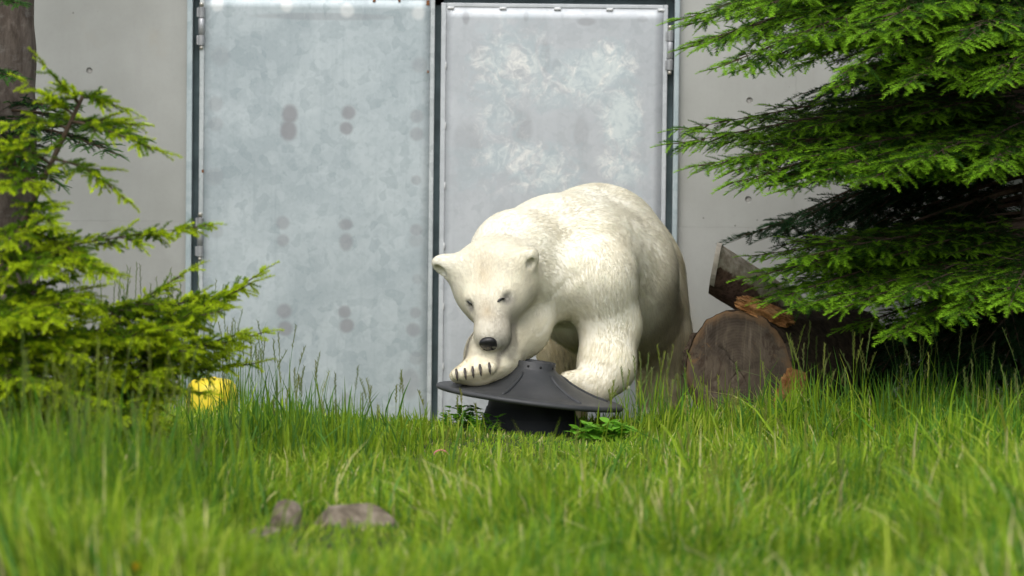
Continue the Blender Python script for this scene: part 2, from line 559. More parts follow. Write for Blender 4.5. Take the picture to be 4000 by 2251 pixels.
M_DL = mat_galv('zinc_left', (0.355, 0.41, 0.43), (0.49, 0.545, 0.56), (0.25, 0.305, 0.325), rel(LS, rt), rel(LL, rt))
M_EL = mat_galv('zinc_edge_left', (0.42, 0.46, 0.47), (0.55, 0.58, 0.58), (0.26, 0.29, 0.30), extra_streak=0.35)
dl, a_, b_, zt_ = build_door('steel_door', 'galvanised steel door leaf with rows of dull round marks, hinged beside the spruce',
                             776, 795, 1674, 1692, -2, M_DL, M_EL, 0.004)
hinge(dl, wx(783), wz(188, 783), wz(18, 783)); hinge(dl, wx(783), wz(1012, 783), wz(838, 783))
for (px, py, s) in ((1672, 10, 8), (1462, -2, 7), (1560, -1, 6), (1672, 280, 4), (792, 668, 5)):
    p = P(px, py, DY); bm = bmesh.new()
    bm_box(bm, p.x - s * .0009, p.x + s * .0009, DY - 0.0062, DY - 0.001, p.z - s * .0016, p.z + s * .0012, 0.001)
    obj_bm('rust_spot', bm, M_RUST, dl)
RP = [(2000, 260, 210, .85, 190), (2150, 330, 170, .8, 110), (2290, 300, 160, 1.0, 120), (2390, 250, 120, 1.05, 110), (2430, 470, 90, 1.1, 170), (1950, 480, 130, .7, 140),
      (2050, 620, 260, .85, 110), (2420, 650, 110, 1.0, 90), (2150, 700, 200, .85, 80), (2300, 760, 260, .6, 100), (1900, 700, 140, .5, 100)]
RS = [(1820, 70, 14, .5, 26), (2055, 65, 10, .4, 20), (2290, 85, 34, .45, 16), (2130, 220, 20, .35, 60), (2175, 260, 18, .35, 30), (2510, 75, 20, .3, 12),
      (2270, 520, 30, .25, 60), (2040, 500, 40, .3, 70), (1830, 560, 60, .2, 80)]
rt2 = ((wx(1717, 800, DY) + wx(2600, 800, DY)) / 2, DY, zb)
M_DR = mat_galv('zinc_right', (0.43, 0.455, 0.475), (0.50, 0.525, 0.545), (0.36, 0.385, 0.405), rel(RS, rt2), (), rel(RP, rt2), extra_streak=0.25)
M_ER = mat_galv('zinc_edge_right', (0.46, 0.485, 0.505), (0.55, 0.575, 0.59), (0.36, 0.385, 0.40), extra_streak=0.2)
dr, a_, b_, zt2 = build_door('steel_door', 'pale steel door leaf with white powdery blotches, right behind the polar bear',
                             1717, 1737, 2582, 2600, 14, M_DR, M_ER, 0.024)
hinge(dr, wx(2606), wz(285, 2606), wz(108, 2606)); hinge(dr, wx(2606), wz(1095, 2606), wz(915, 2606))
for px in (1752, 1955, 2167, 2370, 2570):
    x = wx(px); z = zt2 - 0.021; bm = bmesh.new()
    bm_box(bm, x - 0.016, x + 0.016, DY - 0.0075, DY + 0.002, z - 0.008, z + 0.004, 0.003)
    obj_bm('weld', bm, M_WELD, dr, True)
for k in range(7):
    x = wx(1737, 800, DY) if True else 0; z = wz(255 + 235 * k, 1737); bm = bmesh.new()
    bm_box(bm, x - 0.003, x + 0.003, DY - 0.0075, DY + 0.002, z - 0.015, z + 0.015, 0.002)
    obj_bm('weld', bm, M_WELD, dr, True)

# ------------------------------------------------------------------ conifers
def shoot_template(kind, seed):
    """one needled shoot of length 1 along X, lying flat in XY; returns verts, tris, 0..1 position along it"""
    r = np.random.RandomState(seed)
    V = []; F = []; T = []
    def tri(a, b, c, t):
        k = len(V); V.extend([a, b, c]); F.append((k, k + 1, k + 2)); T.extend([t, t, t])
    # stem: three sided
    w = 0.018
    for k in range(3):
        a0 = 2 * math.pi * k / 3; a1 = 2 * math.pi * (k + 1) / 3
        p = [np.array((0, w * math.cos(a0), w * math.sin(a0))), np.array((0, w * math.cos(a1), w * math.sin(a1))), np.array((1, 0, 0.0))]
        tri(*p, -1.0)
    n = 30 if kind == 'fir' else 36
    for i in range(n):
        t = (i + 0.5) / n
        for side in ((-1, 1) if kind == 'fir' else (0,)):
            if kind == 'fir':
                L = 0.24 * (1 - 0.45 * max(0, t - 0.7) / 0.3) * (0.65 + 0.35 * min(1, t / 0.15)) * r.uniform(0.85, 1.1)
                d = np.array((0.55 + 0.5 * t, side * r.uniform(0.6, 1.0), r.uniform(-0.1, 0.9)))
            else:
                L = 0.19 * (1 - 0.3 * max(0, t - 0.8) / 0.2) * r.uniform(0.8, 1.1)
                a = r.uniform(0, 2 * math.pi)
                d = np.array((0.65 + 0.6 * t ** 3, 0.9 * math.cos(a), 0.9 * math.sin(a) + 0.2))
            d /= np.linalg.norm(d)
            base = np.array((t, 0, 0.0))
            wv = np.cross(d, np.array((0, 0, 1.0)) + r.uniform(-.5, .5, 3)); wv /= np.linalg.norm(wv) + 1e-6
            wn = (0.019 if kind == 'fir' else 0.024)
            tri(base - wv * wn, base + wv * wn, base + d * L, t)
            if kind != 'fir' and i % 1 == 0:
                a2 = a + math.pi * r.uniform(0.6, 1.4)
                d2 = np.array((0.65 + 0.6 * t ** 3, 0.9 * math.cos(a2), 0.9 * math.sin(a2) + 0.2)); d2 /= np.linalg.norm(d2)
                wv = np.cross(d2, np.array((0, 0, 1.0)) + r.uniform(-.5, .5, 3)); wv /= np.linalg.norm(wv) + 1e-6
                tri(base - wv * wn, base + wv * wn, base + d2 * L, t)
    return np.array(V), np.array(F), np.array(T)

TPL = {k: [shoot_template(k, s) for s in range(5)] for k in ('fir', 'spruce')}
M_NEEDLE = leaf_material('needles', trans=0.35, rough=0.55, spec=0.12)
M_TWIG = simple('twig_bark', (0.075, 0.05, 0.03), 0.9, var=0.4, scale=60)
M_BARK = None

class Sprays:
    def __init__(self, kind, seed, dark, mid, tip):
        self.kind = kind; self.r = np.random.RandomState(seed); self.S = []
        self.dark, self.mid, self.tip = map(np.array, (dark, mid, tip))
    def add(self, p, d, up, L, age):
        self.S.append((np.array(p), np.array(d), np.array(up), L, age))
    def bake(self, name, parent):
        Vs, Fs, Cs = [], [], []
        off = 0
        r = self.r
        for (p, d, up, L, age) in self.S:
            V, F, T = TPL[self.kind][r.randint(5)]
            d = d / (np.linalg.norm(d) + 1e-9)
            s = np.cross(up, d); s /= np.linalg.norm(s) + 1e-9
            u = np.cross(d, s)
            wl = max(L, 0.055) if self.kind == 'fir' else 0.088
            bend = r.uniform(-0.12, 0.12)
            x = V[:, 0] * L; y = V[:, 1] * wl + bend * L * V[:, 0] ** 2; z = V[:, 2] * wl - 0.1 * L * V[:, 0] ** 2
            Vs.append(p + x[:, None] * d + y[:, None] * s + z[:, None] * u)
            Fs.append(F + off); off += len(V)
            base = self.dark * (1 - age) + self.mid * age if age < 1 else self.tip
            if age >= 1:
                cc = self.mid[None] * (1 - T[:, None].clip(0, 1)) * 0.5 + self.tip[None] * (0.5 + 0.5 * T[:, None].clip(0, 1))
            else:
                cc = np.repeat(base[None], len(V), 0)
            cc = cc * r.uniform(0.78, 1.22)
            cc[T < 0] = (0.10, 0.085, 0.04)
            Cs.append(cc)
        V = np.concatenate(Vs); F = np.concatenate(Fs); C = np.concatenate(Cs)
        o = mesh_np(name, V, F, M_NEEDLE, parent, False, C)
        return tag(o, kind='stuff')

def qb(a, b, c, t):
    return a * (1 - t) ** 2 + b * 2 * t * (1 - t) + c * t * t

def conifer_branch(root, kind, base, tip, lift, let_len, seed, colors, start=0.2, step=0.045, shoot=0.085, droop=0.25, r0=0.014, fresh=0.75, ang=50, face=0.0, wild=0.15):
    rnd = random.Random(seed)
    base, tip = Vector(base), Vector(tip)
    mid = base.lerp(tip, 0.55) + Vector((0, 0, lift))
    Ltot = (tip - base).length
    sp = Sprays(kind, seed, *colors)
    bm = bmesh.new()
    pts = [qb(base, mid, tip, t / 10) for t in range(11)]
    bm_tube(bm, pts, [r0 * (1 - 0.88 * k / 10) for k in range(11)], 6)
    nst = max(4, int(Ltot * (1 - start) / step))
    up = Vector((0, 0, 1))
    def spray(p, d, L, depthf):
        """a branchlet with shoots on both sides"""
        d = d.normalized()
        s = d.cross(up).normalized(); u = s.cross(d)
        ns = max(1, int(L / (shoot * 0.42)))
        end = p + d * L + Vector((0, 0, 0.06 * L))
        if L > 0.05:
            bm_tube(bm, [p, p.lerp(end, 0.5) - Vector((0, 0, 0.02 * L)), end], [0.0032, 0.0024, 0.0014], 4, False)
        for k in range(ns):
            t = (k + 0.7) / (ns + 0.4)
            q = p.lerp(end, t)
            for sd in (-1, 1):
                if rnd.random() < 0.12: continue
                l2 = shoot * rnd.uniform(0.6, 1.15) * (1.05 - 0.45 * t)
                dd = d * math.cos(math.radians(48)) + s * sd * math.sin(math.radians(48)) + Vector((rnd.uniform(-wild, wild), rnd.uniform(-wild, wild) - face * 0.5, rnd.uniform(-.2 - wild, wild)))
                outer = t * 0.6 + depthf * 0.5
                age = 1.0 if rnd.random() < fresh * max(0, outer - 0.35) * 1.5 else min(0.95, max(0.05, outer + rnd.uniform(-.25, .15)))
                sp.add(q, dd, u, l2, age)
        sp.add(end - d * 0.02, d + Vector((0, 0, rnd.uniform(-.05, .2))), u, shoot * rnd.uniform(0.8, 1.15), 1.0 if rnd.random() < fresh * (0.3 + depthf) else 0.7)
    for k in range(nst):
        t = start + (1 - start) * (k + rnd.uniform(0, .8)) / nst
        p = qb(base, mid, tip, t)
        fw = (qb(base, mid, tip, min(1, t + 0.03)) - qb(base, mid, tip, t - 0.03)).normalized()
        sv = fw.cross(up).normalized()
        L = let_len * min(1.0, (1 - t) * 1.7 + 0.16) * rnd.uniform(0.65, 1.1)
        for sd in (-1, 1):
            a = math.radians(ang + rnd.uniform(-12, 12))
            d = fw * math.cos(a) + sv * sd * math.sin(a) + Vector((rnd.uniform(-wild, wild), -face * rnd.uniform(0.2, 1.4), -droop * rnd.uniform(0.2, 1.5) + rnd.uniform(-wild, wild)))
            spray(p, d, L * (1.0 if rnd.random() > .15 else .5), t)
        # short shoots on the branch itself
        sp.add(p, fw + Vector((rnd.uniform(-.6, .6), rnd.uniform(-.6, .6), rnd.uniform(.2, .7))), sv.cross(fw), shoot * 0.7, min(0.9, t))
    tf = (tip - qb(base, mid, tip, 0.93)).normalized()
    spray(qb(base, mid, tip, 0.97), tf, shoot * 1.4, 1.0)
    b = obj_bm('branch', bm, M_TWIG, root)
    sp.bake('needles', b)
    return b

def bark_material(name, c1, c2, c3, sc=(1, 1, 0.35), lich=0.4):
    n = NT(name)
    v = n.coord(sc)
    f = n.noise(v, 16, 7, 0.7, 0.4)
    g = n.noise(n.coord((1, 1, 2.4)), 9, 6, 0.7)
    c = n.mix(n.ramp(f, 0.32, 0.68), c1, c2)
    c = n.mix(n.math('MULTIPLY', n.ramp(g, 0.52, 0.72), lich), c, c3)
    h = n.math('ADD', f, n.math('MULTIPLY', n.noise(v, 60, 5, 0.7), 0.5))
    return n.principled(c, 0.92, 0, n.bump(h, 0.8, 0.02), 0.2)
M_BARK = bark_material('trunk_bark', (0.055, 0.042, 0.033), (0.14, 0.115, 0.095), (0.26, 0.25, 0.23))

def trunk(root, pts, radii, mat, seed, n=28, sub=60):
    """gnarled tapered trunk through pts"""
    r = np.random.RandomState(seed)
    ph = r.uniform(0, 6.28, 12)
    bm = bmesh.new()
    P_ = [Vector(p) for p in pts]
    rings = []
    for i in range(sub + 1):
        t = i / sub * (len(P_) - 1); k = min(int(t), len(P_) - 2); f = t - k
        c = P_[k].lerp(P_[k + 1], f); rad = radii[k] * (1 - f) + radii[k + 1] * f
        ring = []
        for j in range(n):
            a = 2 * math.pi * j / n
            w = 1 + 0.03 * math.sin(3 * a + ph[0] + c.z * 2) + 0.022 * math.sin(7 * a + ph[1] + c.z * 5) + 0.018 * math.sin(13 * a + ph[2] + c.z * 17) + 0.02 * math.sin(c.z * 23 + ph[3] + 2 * a)
            ring.append(bm.verts.new(c + Vector((math.cos(a), math.sin(a), 0)) * rad * w))
        rings.append(ring)
    for a, b in zip(rings[:-1], rings[1:]):
        for k in range(n): bm.faces.new((a[k], a[(k + 1) % n], b[(k + 1) % n], b[k]))
    bm.faces.new(rings[-1]); bm.faces.new(rings[0][::-1])
    return obj_bm('trunk', bm, mat, root, True)

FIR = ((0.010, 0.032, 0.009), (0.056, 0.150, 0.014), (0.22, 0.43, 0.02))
def build_fir():
    cx, cy = P(4090, 1000, 20.25).x, 20.25
    gz = float(ground_z(cx, cy)) - 0.03
    root = empty('fir_tree', (cx, cy, gz))
    tag(root, 'dense dark fir tree with bright green tips spreading low branches over the log', 'tree')
    trunk(root, [(cx, cy, gz), (cx, cy, 1.5), (cx + 0.03, cy, 3.6)], [0.13, 0.105, 0.05], M_BARK, 5)
    L = [  # base py, tip (px, py, Y), lift, branchlet length
        (-260, 2650, 60, 19.75, 0.10, 0.34), (-170, 2720, 150, 19.5, 0.08, 0.34), (-260, 2960, 20, 19.3, 0.10, 0.36),
        (-120, 2790, 250, 19.35, 0.10, 0.30), (-100, 3050, 150, 19.1, 0.10, 0.28), (-40, 3330, 270, 18.95, 0.10, 0.28),
        (-160, 3400, 120, 18.85, 0.10, 0.36), (40, 3560, 320, 18.85, 0.10, 0.34), (-60, 3760, 170, 18.8, 0.08, 0.34), (60, 3930, 300, 18.8, 0.08, 0.32),
        (320, 2615, 555, 19.65, 0.03, 0.30), (380, 2720, 640, 19.45, 0.04, 0.32), (400, 2880, 700, 19.3, 0.05, 0.32),
        (430, 3090, 730, 19.15, 0.06, 0.34), (510, 3240, 660, 19.0, 0.06, 0.28), (490, 3400, 700, 18.9, 0.06, 0.30), (500, 3620, 620, 18.85, 0.08, 0.30), (500, 3880, 640, 18.8, 0.08, 0.3),
        (860, 2940, 1075, 19.55, 0.05, 0.25), (900, 3010, 1165, 19.35, 0.06, 0.22), (880, 3130, 1000, 19.3, 0.06, 0.28), (960, 3110, 1200, 19.2, 0.08, 0.20),
        (1000, 3330, 1190, 19.1, 0.06, 0.26), (1000, 3530, 1150, 18.95, 0.08, 0.26), (1050, 3500, 1300, 19.0, 0.07, 0.20), (980, 3760, 1220, 18.85, 0.06, 0.26), (900, 3950, 1180, 18.8, 0.06, 0.26),
    ]
    made = []
    for i, (bpy_, tx, ty, tY, lf, ll) in enumerate(L):
        b = P(4090, bpy_, cy); b = Vector((cx, cy, b.z))
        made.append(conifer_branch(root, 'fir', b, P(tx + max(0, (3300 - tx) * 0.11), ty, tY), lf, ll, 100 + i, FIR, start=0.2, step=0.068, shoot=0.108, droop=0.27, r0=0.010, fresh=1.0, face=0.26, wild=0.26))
    # inner and rear branches, the shade in there put into darker needle colours
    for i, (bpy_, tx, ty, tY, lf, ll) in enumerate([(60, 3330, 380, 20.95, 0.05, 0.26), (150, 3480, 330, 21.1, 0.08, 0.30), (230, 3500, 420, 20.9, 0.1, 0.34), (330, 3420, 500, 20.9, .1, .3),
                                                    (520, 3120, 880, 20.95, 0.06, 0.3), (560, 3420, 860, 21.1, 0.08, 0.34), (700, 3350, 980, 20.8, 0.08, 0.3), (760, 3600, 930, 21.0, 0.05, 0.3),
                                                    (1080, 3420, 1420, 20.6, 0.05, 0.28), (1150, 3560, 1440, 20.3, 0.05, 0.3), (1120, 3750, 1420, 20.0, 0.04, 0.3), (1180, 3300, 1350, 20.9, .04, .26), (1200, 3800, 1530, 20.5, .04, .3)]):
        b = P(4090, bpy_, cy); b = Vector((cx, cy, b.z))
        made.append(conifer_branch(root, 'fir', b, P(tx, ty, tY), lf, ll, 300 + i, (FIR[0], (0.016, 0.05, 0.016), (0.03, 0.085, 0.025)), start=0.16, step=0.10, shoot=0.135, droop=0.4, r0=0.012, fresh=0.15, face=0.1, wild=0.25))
    rnd = random.Random(5)
    for i, src in enumerate(made[:27]):
        for da, sc in ((rnd.uniform(-24, -12), rnd.uniform(0.78, 0.92)), (rnd.uniform(-46, -28), rnd.uniform(0.6, 0.8)), (rnd.uniform(-9, 5), rnd.uniform(0.84, 0.97)), (rnd.uniform(-14, 8), rnd.uniform(0.66, 0.84)), (rnd.uniform(2, 16), rnd.uniform(0.55, 0.75))):
            c = src.copy(); link(c, root)
            c.rotation_euler = (rnd.uniform(-.03, .03), rnd.uniform(-.03, .03), math.radians(da)); c.scale = (sc, sc, sc)
            c.location = (0, 0, (1 - sc) * (src.dimensions.z * 0 + P(4090, L[i][0], cy).z - gz) + rnd.uniform(-.05, .05))
            for ch in src.children:
                c2 = ch.copy(); link(c2, c)
    for i, src in enumerate(made[27:]):
        for da, dz in ((rnd.uniform(4, 14), 0.04), (rnd.uniform(-10, -4), -0.05), (rnd.uniform(15, 30), -0.02)):
            c = src.copy(); link(c, root)
            c.rotation_euler = (rnd.uniform(-.04, .04), rnd.uniform(-.04, .04), math.radians(da)); c.location = (0, 0, dz)
            for ch in src.children:
                c2 = ch.copy(); link(c2, c)
    # the rest of the tree: copies of the same branches round the trunk and higher up
    k = 0
    rnd = random.Random(9)
    for src in (made[0], made[3], made[5], made[7], made[11], made[13], made[16], made[20], made[23], made[2], made[8], made[15]):
        for dz, da, sc in ((0, rnd.uniform(90, 150), 1.0), (0.08, rnd.uniform(-150, -95), 0.95), (0.75, rnd.uniform(-30, 30), 0.8)):
            if dz > 0.5 and k % 3 == 0: dz = 1.1
            c = src.copy(); link(c, root)
            c.rotation_euler = (0, 0, math.radians(da)); c.location = (0, 0, dz); c.scale = (sc, sc, sc)
            for ch in src.children:
                c2 = ch.copy(); link(c2, c)
            k += 1
    return root
build_fir()

SPR = ((0.05, 0.12, 0.008), (0.18, 0.31, 0.012), (0.48, 0.60, 0.018))
def build_spruces():
    # leaning young spruce
    Y = 17.3
    base = P(-395, 1925, Y); base.z = float(ground_z(base.x, Y)) - 0.02
    root = empty('spruce_sapling', base)
    tag(root, 'young yellow-green spruce leaning right, its leader against the concrete wall', 'tree')
    top = P(325, 372, Y)
    def tp(py):
        q = P(0, py, Y); t = (q.z - base.z) / (top.z - base.z)
        return base.lerp(top, t)
    trunk(root, [base, base.lerp(top, 0.5), top], [0.026, 0.017, 0.008], M_TWIG, 3, 8, 20)
    L = [(470, 545, 560, 17.2, .015, .10), (445, 190, 385, 17.3, .0, .05), (380, 395, 392, 17.3, .01, .03), (400, 240, 330, 17.25, .0, .03), (480, 470, 480, 17.5, .02, .08), (500, 130, 480, 17.3, .02, .10),
         (620, 430, 730, 17.2, .04, .09), (640, 30, 560, 17.1, .02, .14), (700, 60, 720, 17.0, .03, .15), 
         (900, 330, 1010, 17.0, .04, .11), (1010, 730, 893, 17.35, .02, .12), (1000, 400, 1060, 16.9, .03, .13), (880, 40, 930, 16.9, .03, .16), (800, 190, 860, 17.0, .03, .10), (1020, 150, 1050, 16.8, .04, .22),
         (1150, 300, 1180, 16.9, .05, .24), (1200, 180, 1240, 16.7, .05, .24), (1300, 60, 1260, 16.6, .05, .24), (1350, 250, 1380, 16.8, .05, .25), (1450, 120, 1500, 16.6, .05, .25), (1500, 320, 1560, 16.8, .05, .22)]
    for i, (py, tx, ty, tY, lf, ll) in enumerate(L):
        conifer_branch(root, 'spruce', tp(py), P(tx, ty, tY), lf, ll, 500 + i, SPR, start=0.12, step=0.042, shoot=0.085, droop=0.16, r0=0.0055, fresh=1.1, wild=0.42, ang=55)
    # low spreading spruce
    Y = 17.7
    base = P(330, 1900, Y); base.z = float(ground_z(base.x, Y)) - 0.02
    root = empty('spruce_sapling', base)
    tag(root, 'low bushy spruce with yellow-green shoots, growing in front of the yellow drum', 'tree')
    top = P(420, 1180, Y)
    trunk(root, [base, base.lerp(top, 0.5), top], [0.03, 0.02, 0.006], M_TWIG, 4, 8, 20)
    L = [(.55, 950, 1110, 17.9, .02, .13), (.6, 900, 1150, 17.7, .03, .16), (.8, 660, 1105, 17.8, .03, .10), (.5, 950, 1322, 17.9, .03, .14), (.45, 920, 1430, 17.9, .04, .09), (.7, 800, 1230, 17.5, .04, .2),
         (.9, 560, 1190, 17.6, .03, .15), (.4, 720, 1530, 17.5, .05, .10), (.95, 400, 1210, 17.5, .02, .15), (.6, 690, 1370, 17.3, .06, .18), (.5, 560, 1480, 17.2, .06, .24), (.8, 300, 1320, 17.2, .03, .2),
         (.7, 150, 1290, 17.4, .03, .2), (.6, 60, 1420, 17.3, .04, .22), (.4, 520, 1620, 17.1, .06, .2), (.5, 330, 1480, 17.0, .06, .24), (.4, 150, 1560, 17.0, .06, .24), (.35, 450, 1640, 16.95, .06, .24), (.3, 600, 1680, 17.6, .05, .16),
         (.75, 640, 1290, 17.3, .04, .2), (.65, 480, 1340, 17.15, .05, .22), (.3, 280, 1680, 16.9, .05, .22), (.85, 820, 1160, 18.0, .02, .14), (.45, 860, 1385, 18.1, .03, .08), (.2, 500, 1740, 17.2, .05, .16), (.5, 850, 1330, 17.5, .04, .2)]
    for i, (t, tx, ty, tY, lf, ll) in enumerate(L):
        conifer_branch(root, 'spruce', base.lerp(top, t), P(tx, ty, tY), lf, ll, 600 + i, SPR, start=0.15, step=0.042, shoot=0.085, droop=0.16, r0=0.0055, fresh=1.1, wild=0.42, ang=55)
    # tall tree by the wall: bark and two low sprays
    cx, cy = P(5, 400, 20.6).x, 20.6
    gz = float(ground_z(cx, cy)) - 0.05
    root = empty('conifer_tree', (cx, cy, gz))
    tag(root, 'tall conifer with thick rough grey-brown trunk by the concrete wall', 'tree')
    trunk(root, [(cx - 0.0, cy, gz), (cx, cy, 1.0), (cx - 0.02, cy, 2.4), (cx - 0.03, cy, 5)], [0.20, 0.155, 0.147, 0.11], M_BARK, 8, 48, 160)
    D = ((0.010, 0.028, 0.012), (0.022, 0.07, 0.02), (0.075, 0.19, 0.03))
    for i, (bx, by, tx, ty, tY, lf, ll) in enumerate([(10, 430, 505, 525, 20.15, .05, .24), (0, 470, 420, 590, 20.0, .04, .2), (20, 420, 250, 415, 20.1, .03, .16), (-60, 500, 90, 620, 19.9, .04, .22), (-120, 460, 60, 500, 19.9, .04, .2),
                                                      (-250, 260, 45, 300, 19.9, .03, .14), (-250, -60, 50, 8, 19.9, .03, .12), (-60, 540, 200, 700, 20.1, .03, .2)]):
        conifer_branch(root, 'fir', P(bx, by, 20.5), P(tx, ty, tY), lf, ll, 700 + i, D, start=0.2, step=0.05, shoot=0.08, droop=0.2, r0=0.008, fresh=0.6)
build_spruces()

# ------------------------------------------------------------------ feeder: flared black plastic funnel on a waisted foot
FD = P(2070, 1549, 19.62)            # centre of the rim
FT = math.radians(6.6)               # tilt down to the right
def build_feeder():
    n = NT('black_plastic')
    v = n.coord()
    f = n.noise(v, 5, 6, 0.65, 0.5); g = n.noise(n.coord((1, 1, 1)), 38, 5, 0.7)
    c = n.mix(n.ramp(f, 0.35, 0.7), (0.028, 0.030, 0.032), (0.047, 0.048, 0.050))
    c = n.mix(n.math('MULTIPLY', n.ramp(g, 0.60, 0.78), 0.4), c, (0.10, 0.095, 0.085))
    scr = n.noise(n.coord((3, 40, 3)), 4, 4, 0.7)
    c = n.mix(n.math('MULTIPLY', n.ramp(scr, 0.66, 0.76), 0.3), c, (0.12, 0.12, 0.12))
    mp = n.principled(c, n.math('ADD', 0.42, n.math('MULTIPLY', g, 0.25)), 0, n.bump(g, 0.12, 0.002), 0.45)
    mf = simple('black_foot_plastic', (0.022, 0.024, 0.027), 0.5, var=0.35, scale=12)
    gz = float(ground_z(FD.x, FD.y)) - 0.03
    root = empty('feeder', (FD.x, FD.y, gz))
    tag(root, 'black plastic funnel-shaped feeder with wide tilted brim under the bear\'s paws', 'feeder')
    MT = Matrix.Translation(FD) @ Matrix.Rotation(FT, 4, 'Y') @ Matrix.Rotation(math.radians(-0.6), 4, 'X')
    R = 0.400
    prof = [(0.086, 0.150), (0.090, 0.152), (0.0925, 0.149), (0.0925, 0.124), (0.098, 0.118), (0.112, 0.107), (0.135, 0.090), (0.165, 0.0705), (0.20, 0.054), (0.24, 0.038), (0.28, 0.025),
            (0.32, 0.0165), (0.36, 0.012), (0.383, 0.0115), (0.393, 0.0085), (0.399, 0.003), (0.400, -0.004), (0.396, -0.010), (0.388, -0.013), (0.375, -0.012), (0.34, -0.004), (0.28, 0.010), (0.22, 0.026), (0.16, 0.050),
            (0.12, 0.078), (0.095, 0.108), (0.084, 0.122), (0.084, 0.150)]
    bm = bmesh.new()
    bm_lathe(bm, prof + [prof[0]], 96, MT)
    bmesh.ops.remove_doubles(bm, verts=bm.verts, dist=1e-5)
    cone = obj_bm('brim', bm, mp, root, True)
    # raised ridges running down the flare
    outer = prof[5:14]
    def surf(r):
        for (r0, z0), (r1, z1) in zip(outer[:-1], outer[1:]):
            if r0 <= r <= r1: return z0 + (z1 - z0) * (r - r0) / (r1 - r0)
        return outer[0][1] if r < outer[0][0] else outer[-1][1]
    for k in range(6):
        a = math.radians(-112 + 60 * k)
        bm = bmesh.new()
        pts = []
        for i in range(13):
            r = 0.118 + (0.335 - 0.118) * i / 12
            aa = a + (0.02 * i / 12)
            pts.append(MT @ Vector((r * math.cos(aa), r * math.sin(aa), surf(r) + 0.0005)))
        bm_tube(bm, pts, [0.004] + [0.0085] * 11 + [0.004], 8)
        obj_bm('ridge', bm, mp, cone, True)
    # bolt holes in the collar: discs with the holes' shade as near-black colour
    md = simple('hole_dark', (0.006, 0.006, 0.006), 0.8)
    for a in (-105, -72, -150, -30, 60, 120):
        a = math.radians(a)
        Mx = MT @ Matrix.Translation((0.0925 * math.cos(a), 0.0925 * math.sin(a), 0.132)) @ Matrix.Rotation(a, 4, 'Z') @ Matrix.Rotation(math.pi / 2, 4, 'Y')
        bm = bmesh.new(); bm_lathe(bm, [(0.0052, -0.003), (0.0052, 0.0008), (0.003, 0.0015)], 12, Mx, True, True)
        obj_bm('hole_disc', bm, md, cone, True)
    # foot, widening to the ground, with moulded steps
    h = FD.z - gz
    MF = Matrix.Translation((FD.x - 0.0, FD.y, gz)) @ Matrix.Rotation(math.radians(2.0), 4, 'Y')
    fp = [(0.25, 0.0), (0.248, 0.02), (0.215, 0.024), (0.212, h * 0.26), (0.208, h * 0.275), (0.204, h * 0.5), (0.199, h * 0.515), (0.188, h * 0.72), (0.184, h * 0.735), (0.178, h * 0.92), (0.176, h + 0.02), (0.165, h + 0.025)]
    bm = bmesh.new(); bm_lathe(bm, fp, 72, MF, True, True)
    obj_bm('foot', bm, mf, root, True).data.polygons.foreach_set('use_smooth', [True] * (72 * (len(fp) - 1) + 2))
    return MT
FEED_M = build_feeder()

# ------------------------------------------------------------------ logs and rotten wood
def wood_end_material():
    n = NT('log_end')
    tc = n.n('ShaderNodeTexCoord')
    v = tc.outputs['Object']
    ds = n.noise(v, 6, 3, 0.6)
    ln = n.n('ShaderNodeVectorMath', operation='LENGTH'); n.l(v, ln.inputs[0])
    rr = n.math('ADD', ln.outputs['Value'], n.math('MULTIPLY', ds, 0.02))
    rings = n.math('SINE', n.math('MULTIPLY', rr, 520.0))
    big = n.noise(v, 7, 6, 0.65, 0.5)
    c = n.mix(n.ramp(big, 0.35, 0.68), (0.034, 0.025, 0.017), (0.090, 0.069, 0.048))
    c = n.mix(n.math('MULTIPLY', n.ramp(rings, -0.2, 0.9), 0.06), c, (0.13, 0.115, 0.10))
    streak = n.noise(n.coord((22, 22, 2.2)), 1.4, 5, 0.65)
    c = n.mix(n.math('MULTIPLY', n.ramp(streak, 0.56, 0.72), 0.6), c, (0.17, 0.14, 0.105))
    edge = n.ramp(n.math('ADD', ln.outputs['Value'], n.math('MULTIPLY', n.noise(v, 11, 5, 0.7), 0.10)), 0.262, 0.302)
    c = n.mix(n.math('MULTIPLY', edge, 0.7), c, (0.14, 0.08, 0.035))
    c = n.mix(n.math('MULTIPLY', n.ramp(n.noise(v, 6, 6, 0.75, 1), 0.54, 0.64), 0.75), c, (0.030, 0.017, 0.010))
    c = n.mix(n.math('MULTIPLY', n.ramp(n.noise(n.coord(loc=(4, 2, 7)), 9, 6, 0.75, 0.8), 0.60, 0.70), 0.6), c, (0.16, 0.085, 0.03))
    h = n.math('ADD', n.math('MULTIPLY', rings, 0.10), n.math('MULTIPLY', big, 2.0))
    return n.principled(c, 0.85, 0, n.bump(h, 0.35, 0.006), 0.25)

M_LOGBARK = bark_material('log_bark', (0.030, 0.022, 0.016), (0.085, 0.060, 0.040), (0.13, 0.12, 0.07), (1, 1, 1), 0.35)
M_ROT = bark_material('rotten_wood', (0.16, 0.065, 0.020), (0.36, 0.19, 0.075), (0.46, 0.33, 0.17), (1, 1, 1), 0.5)

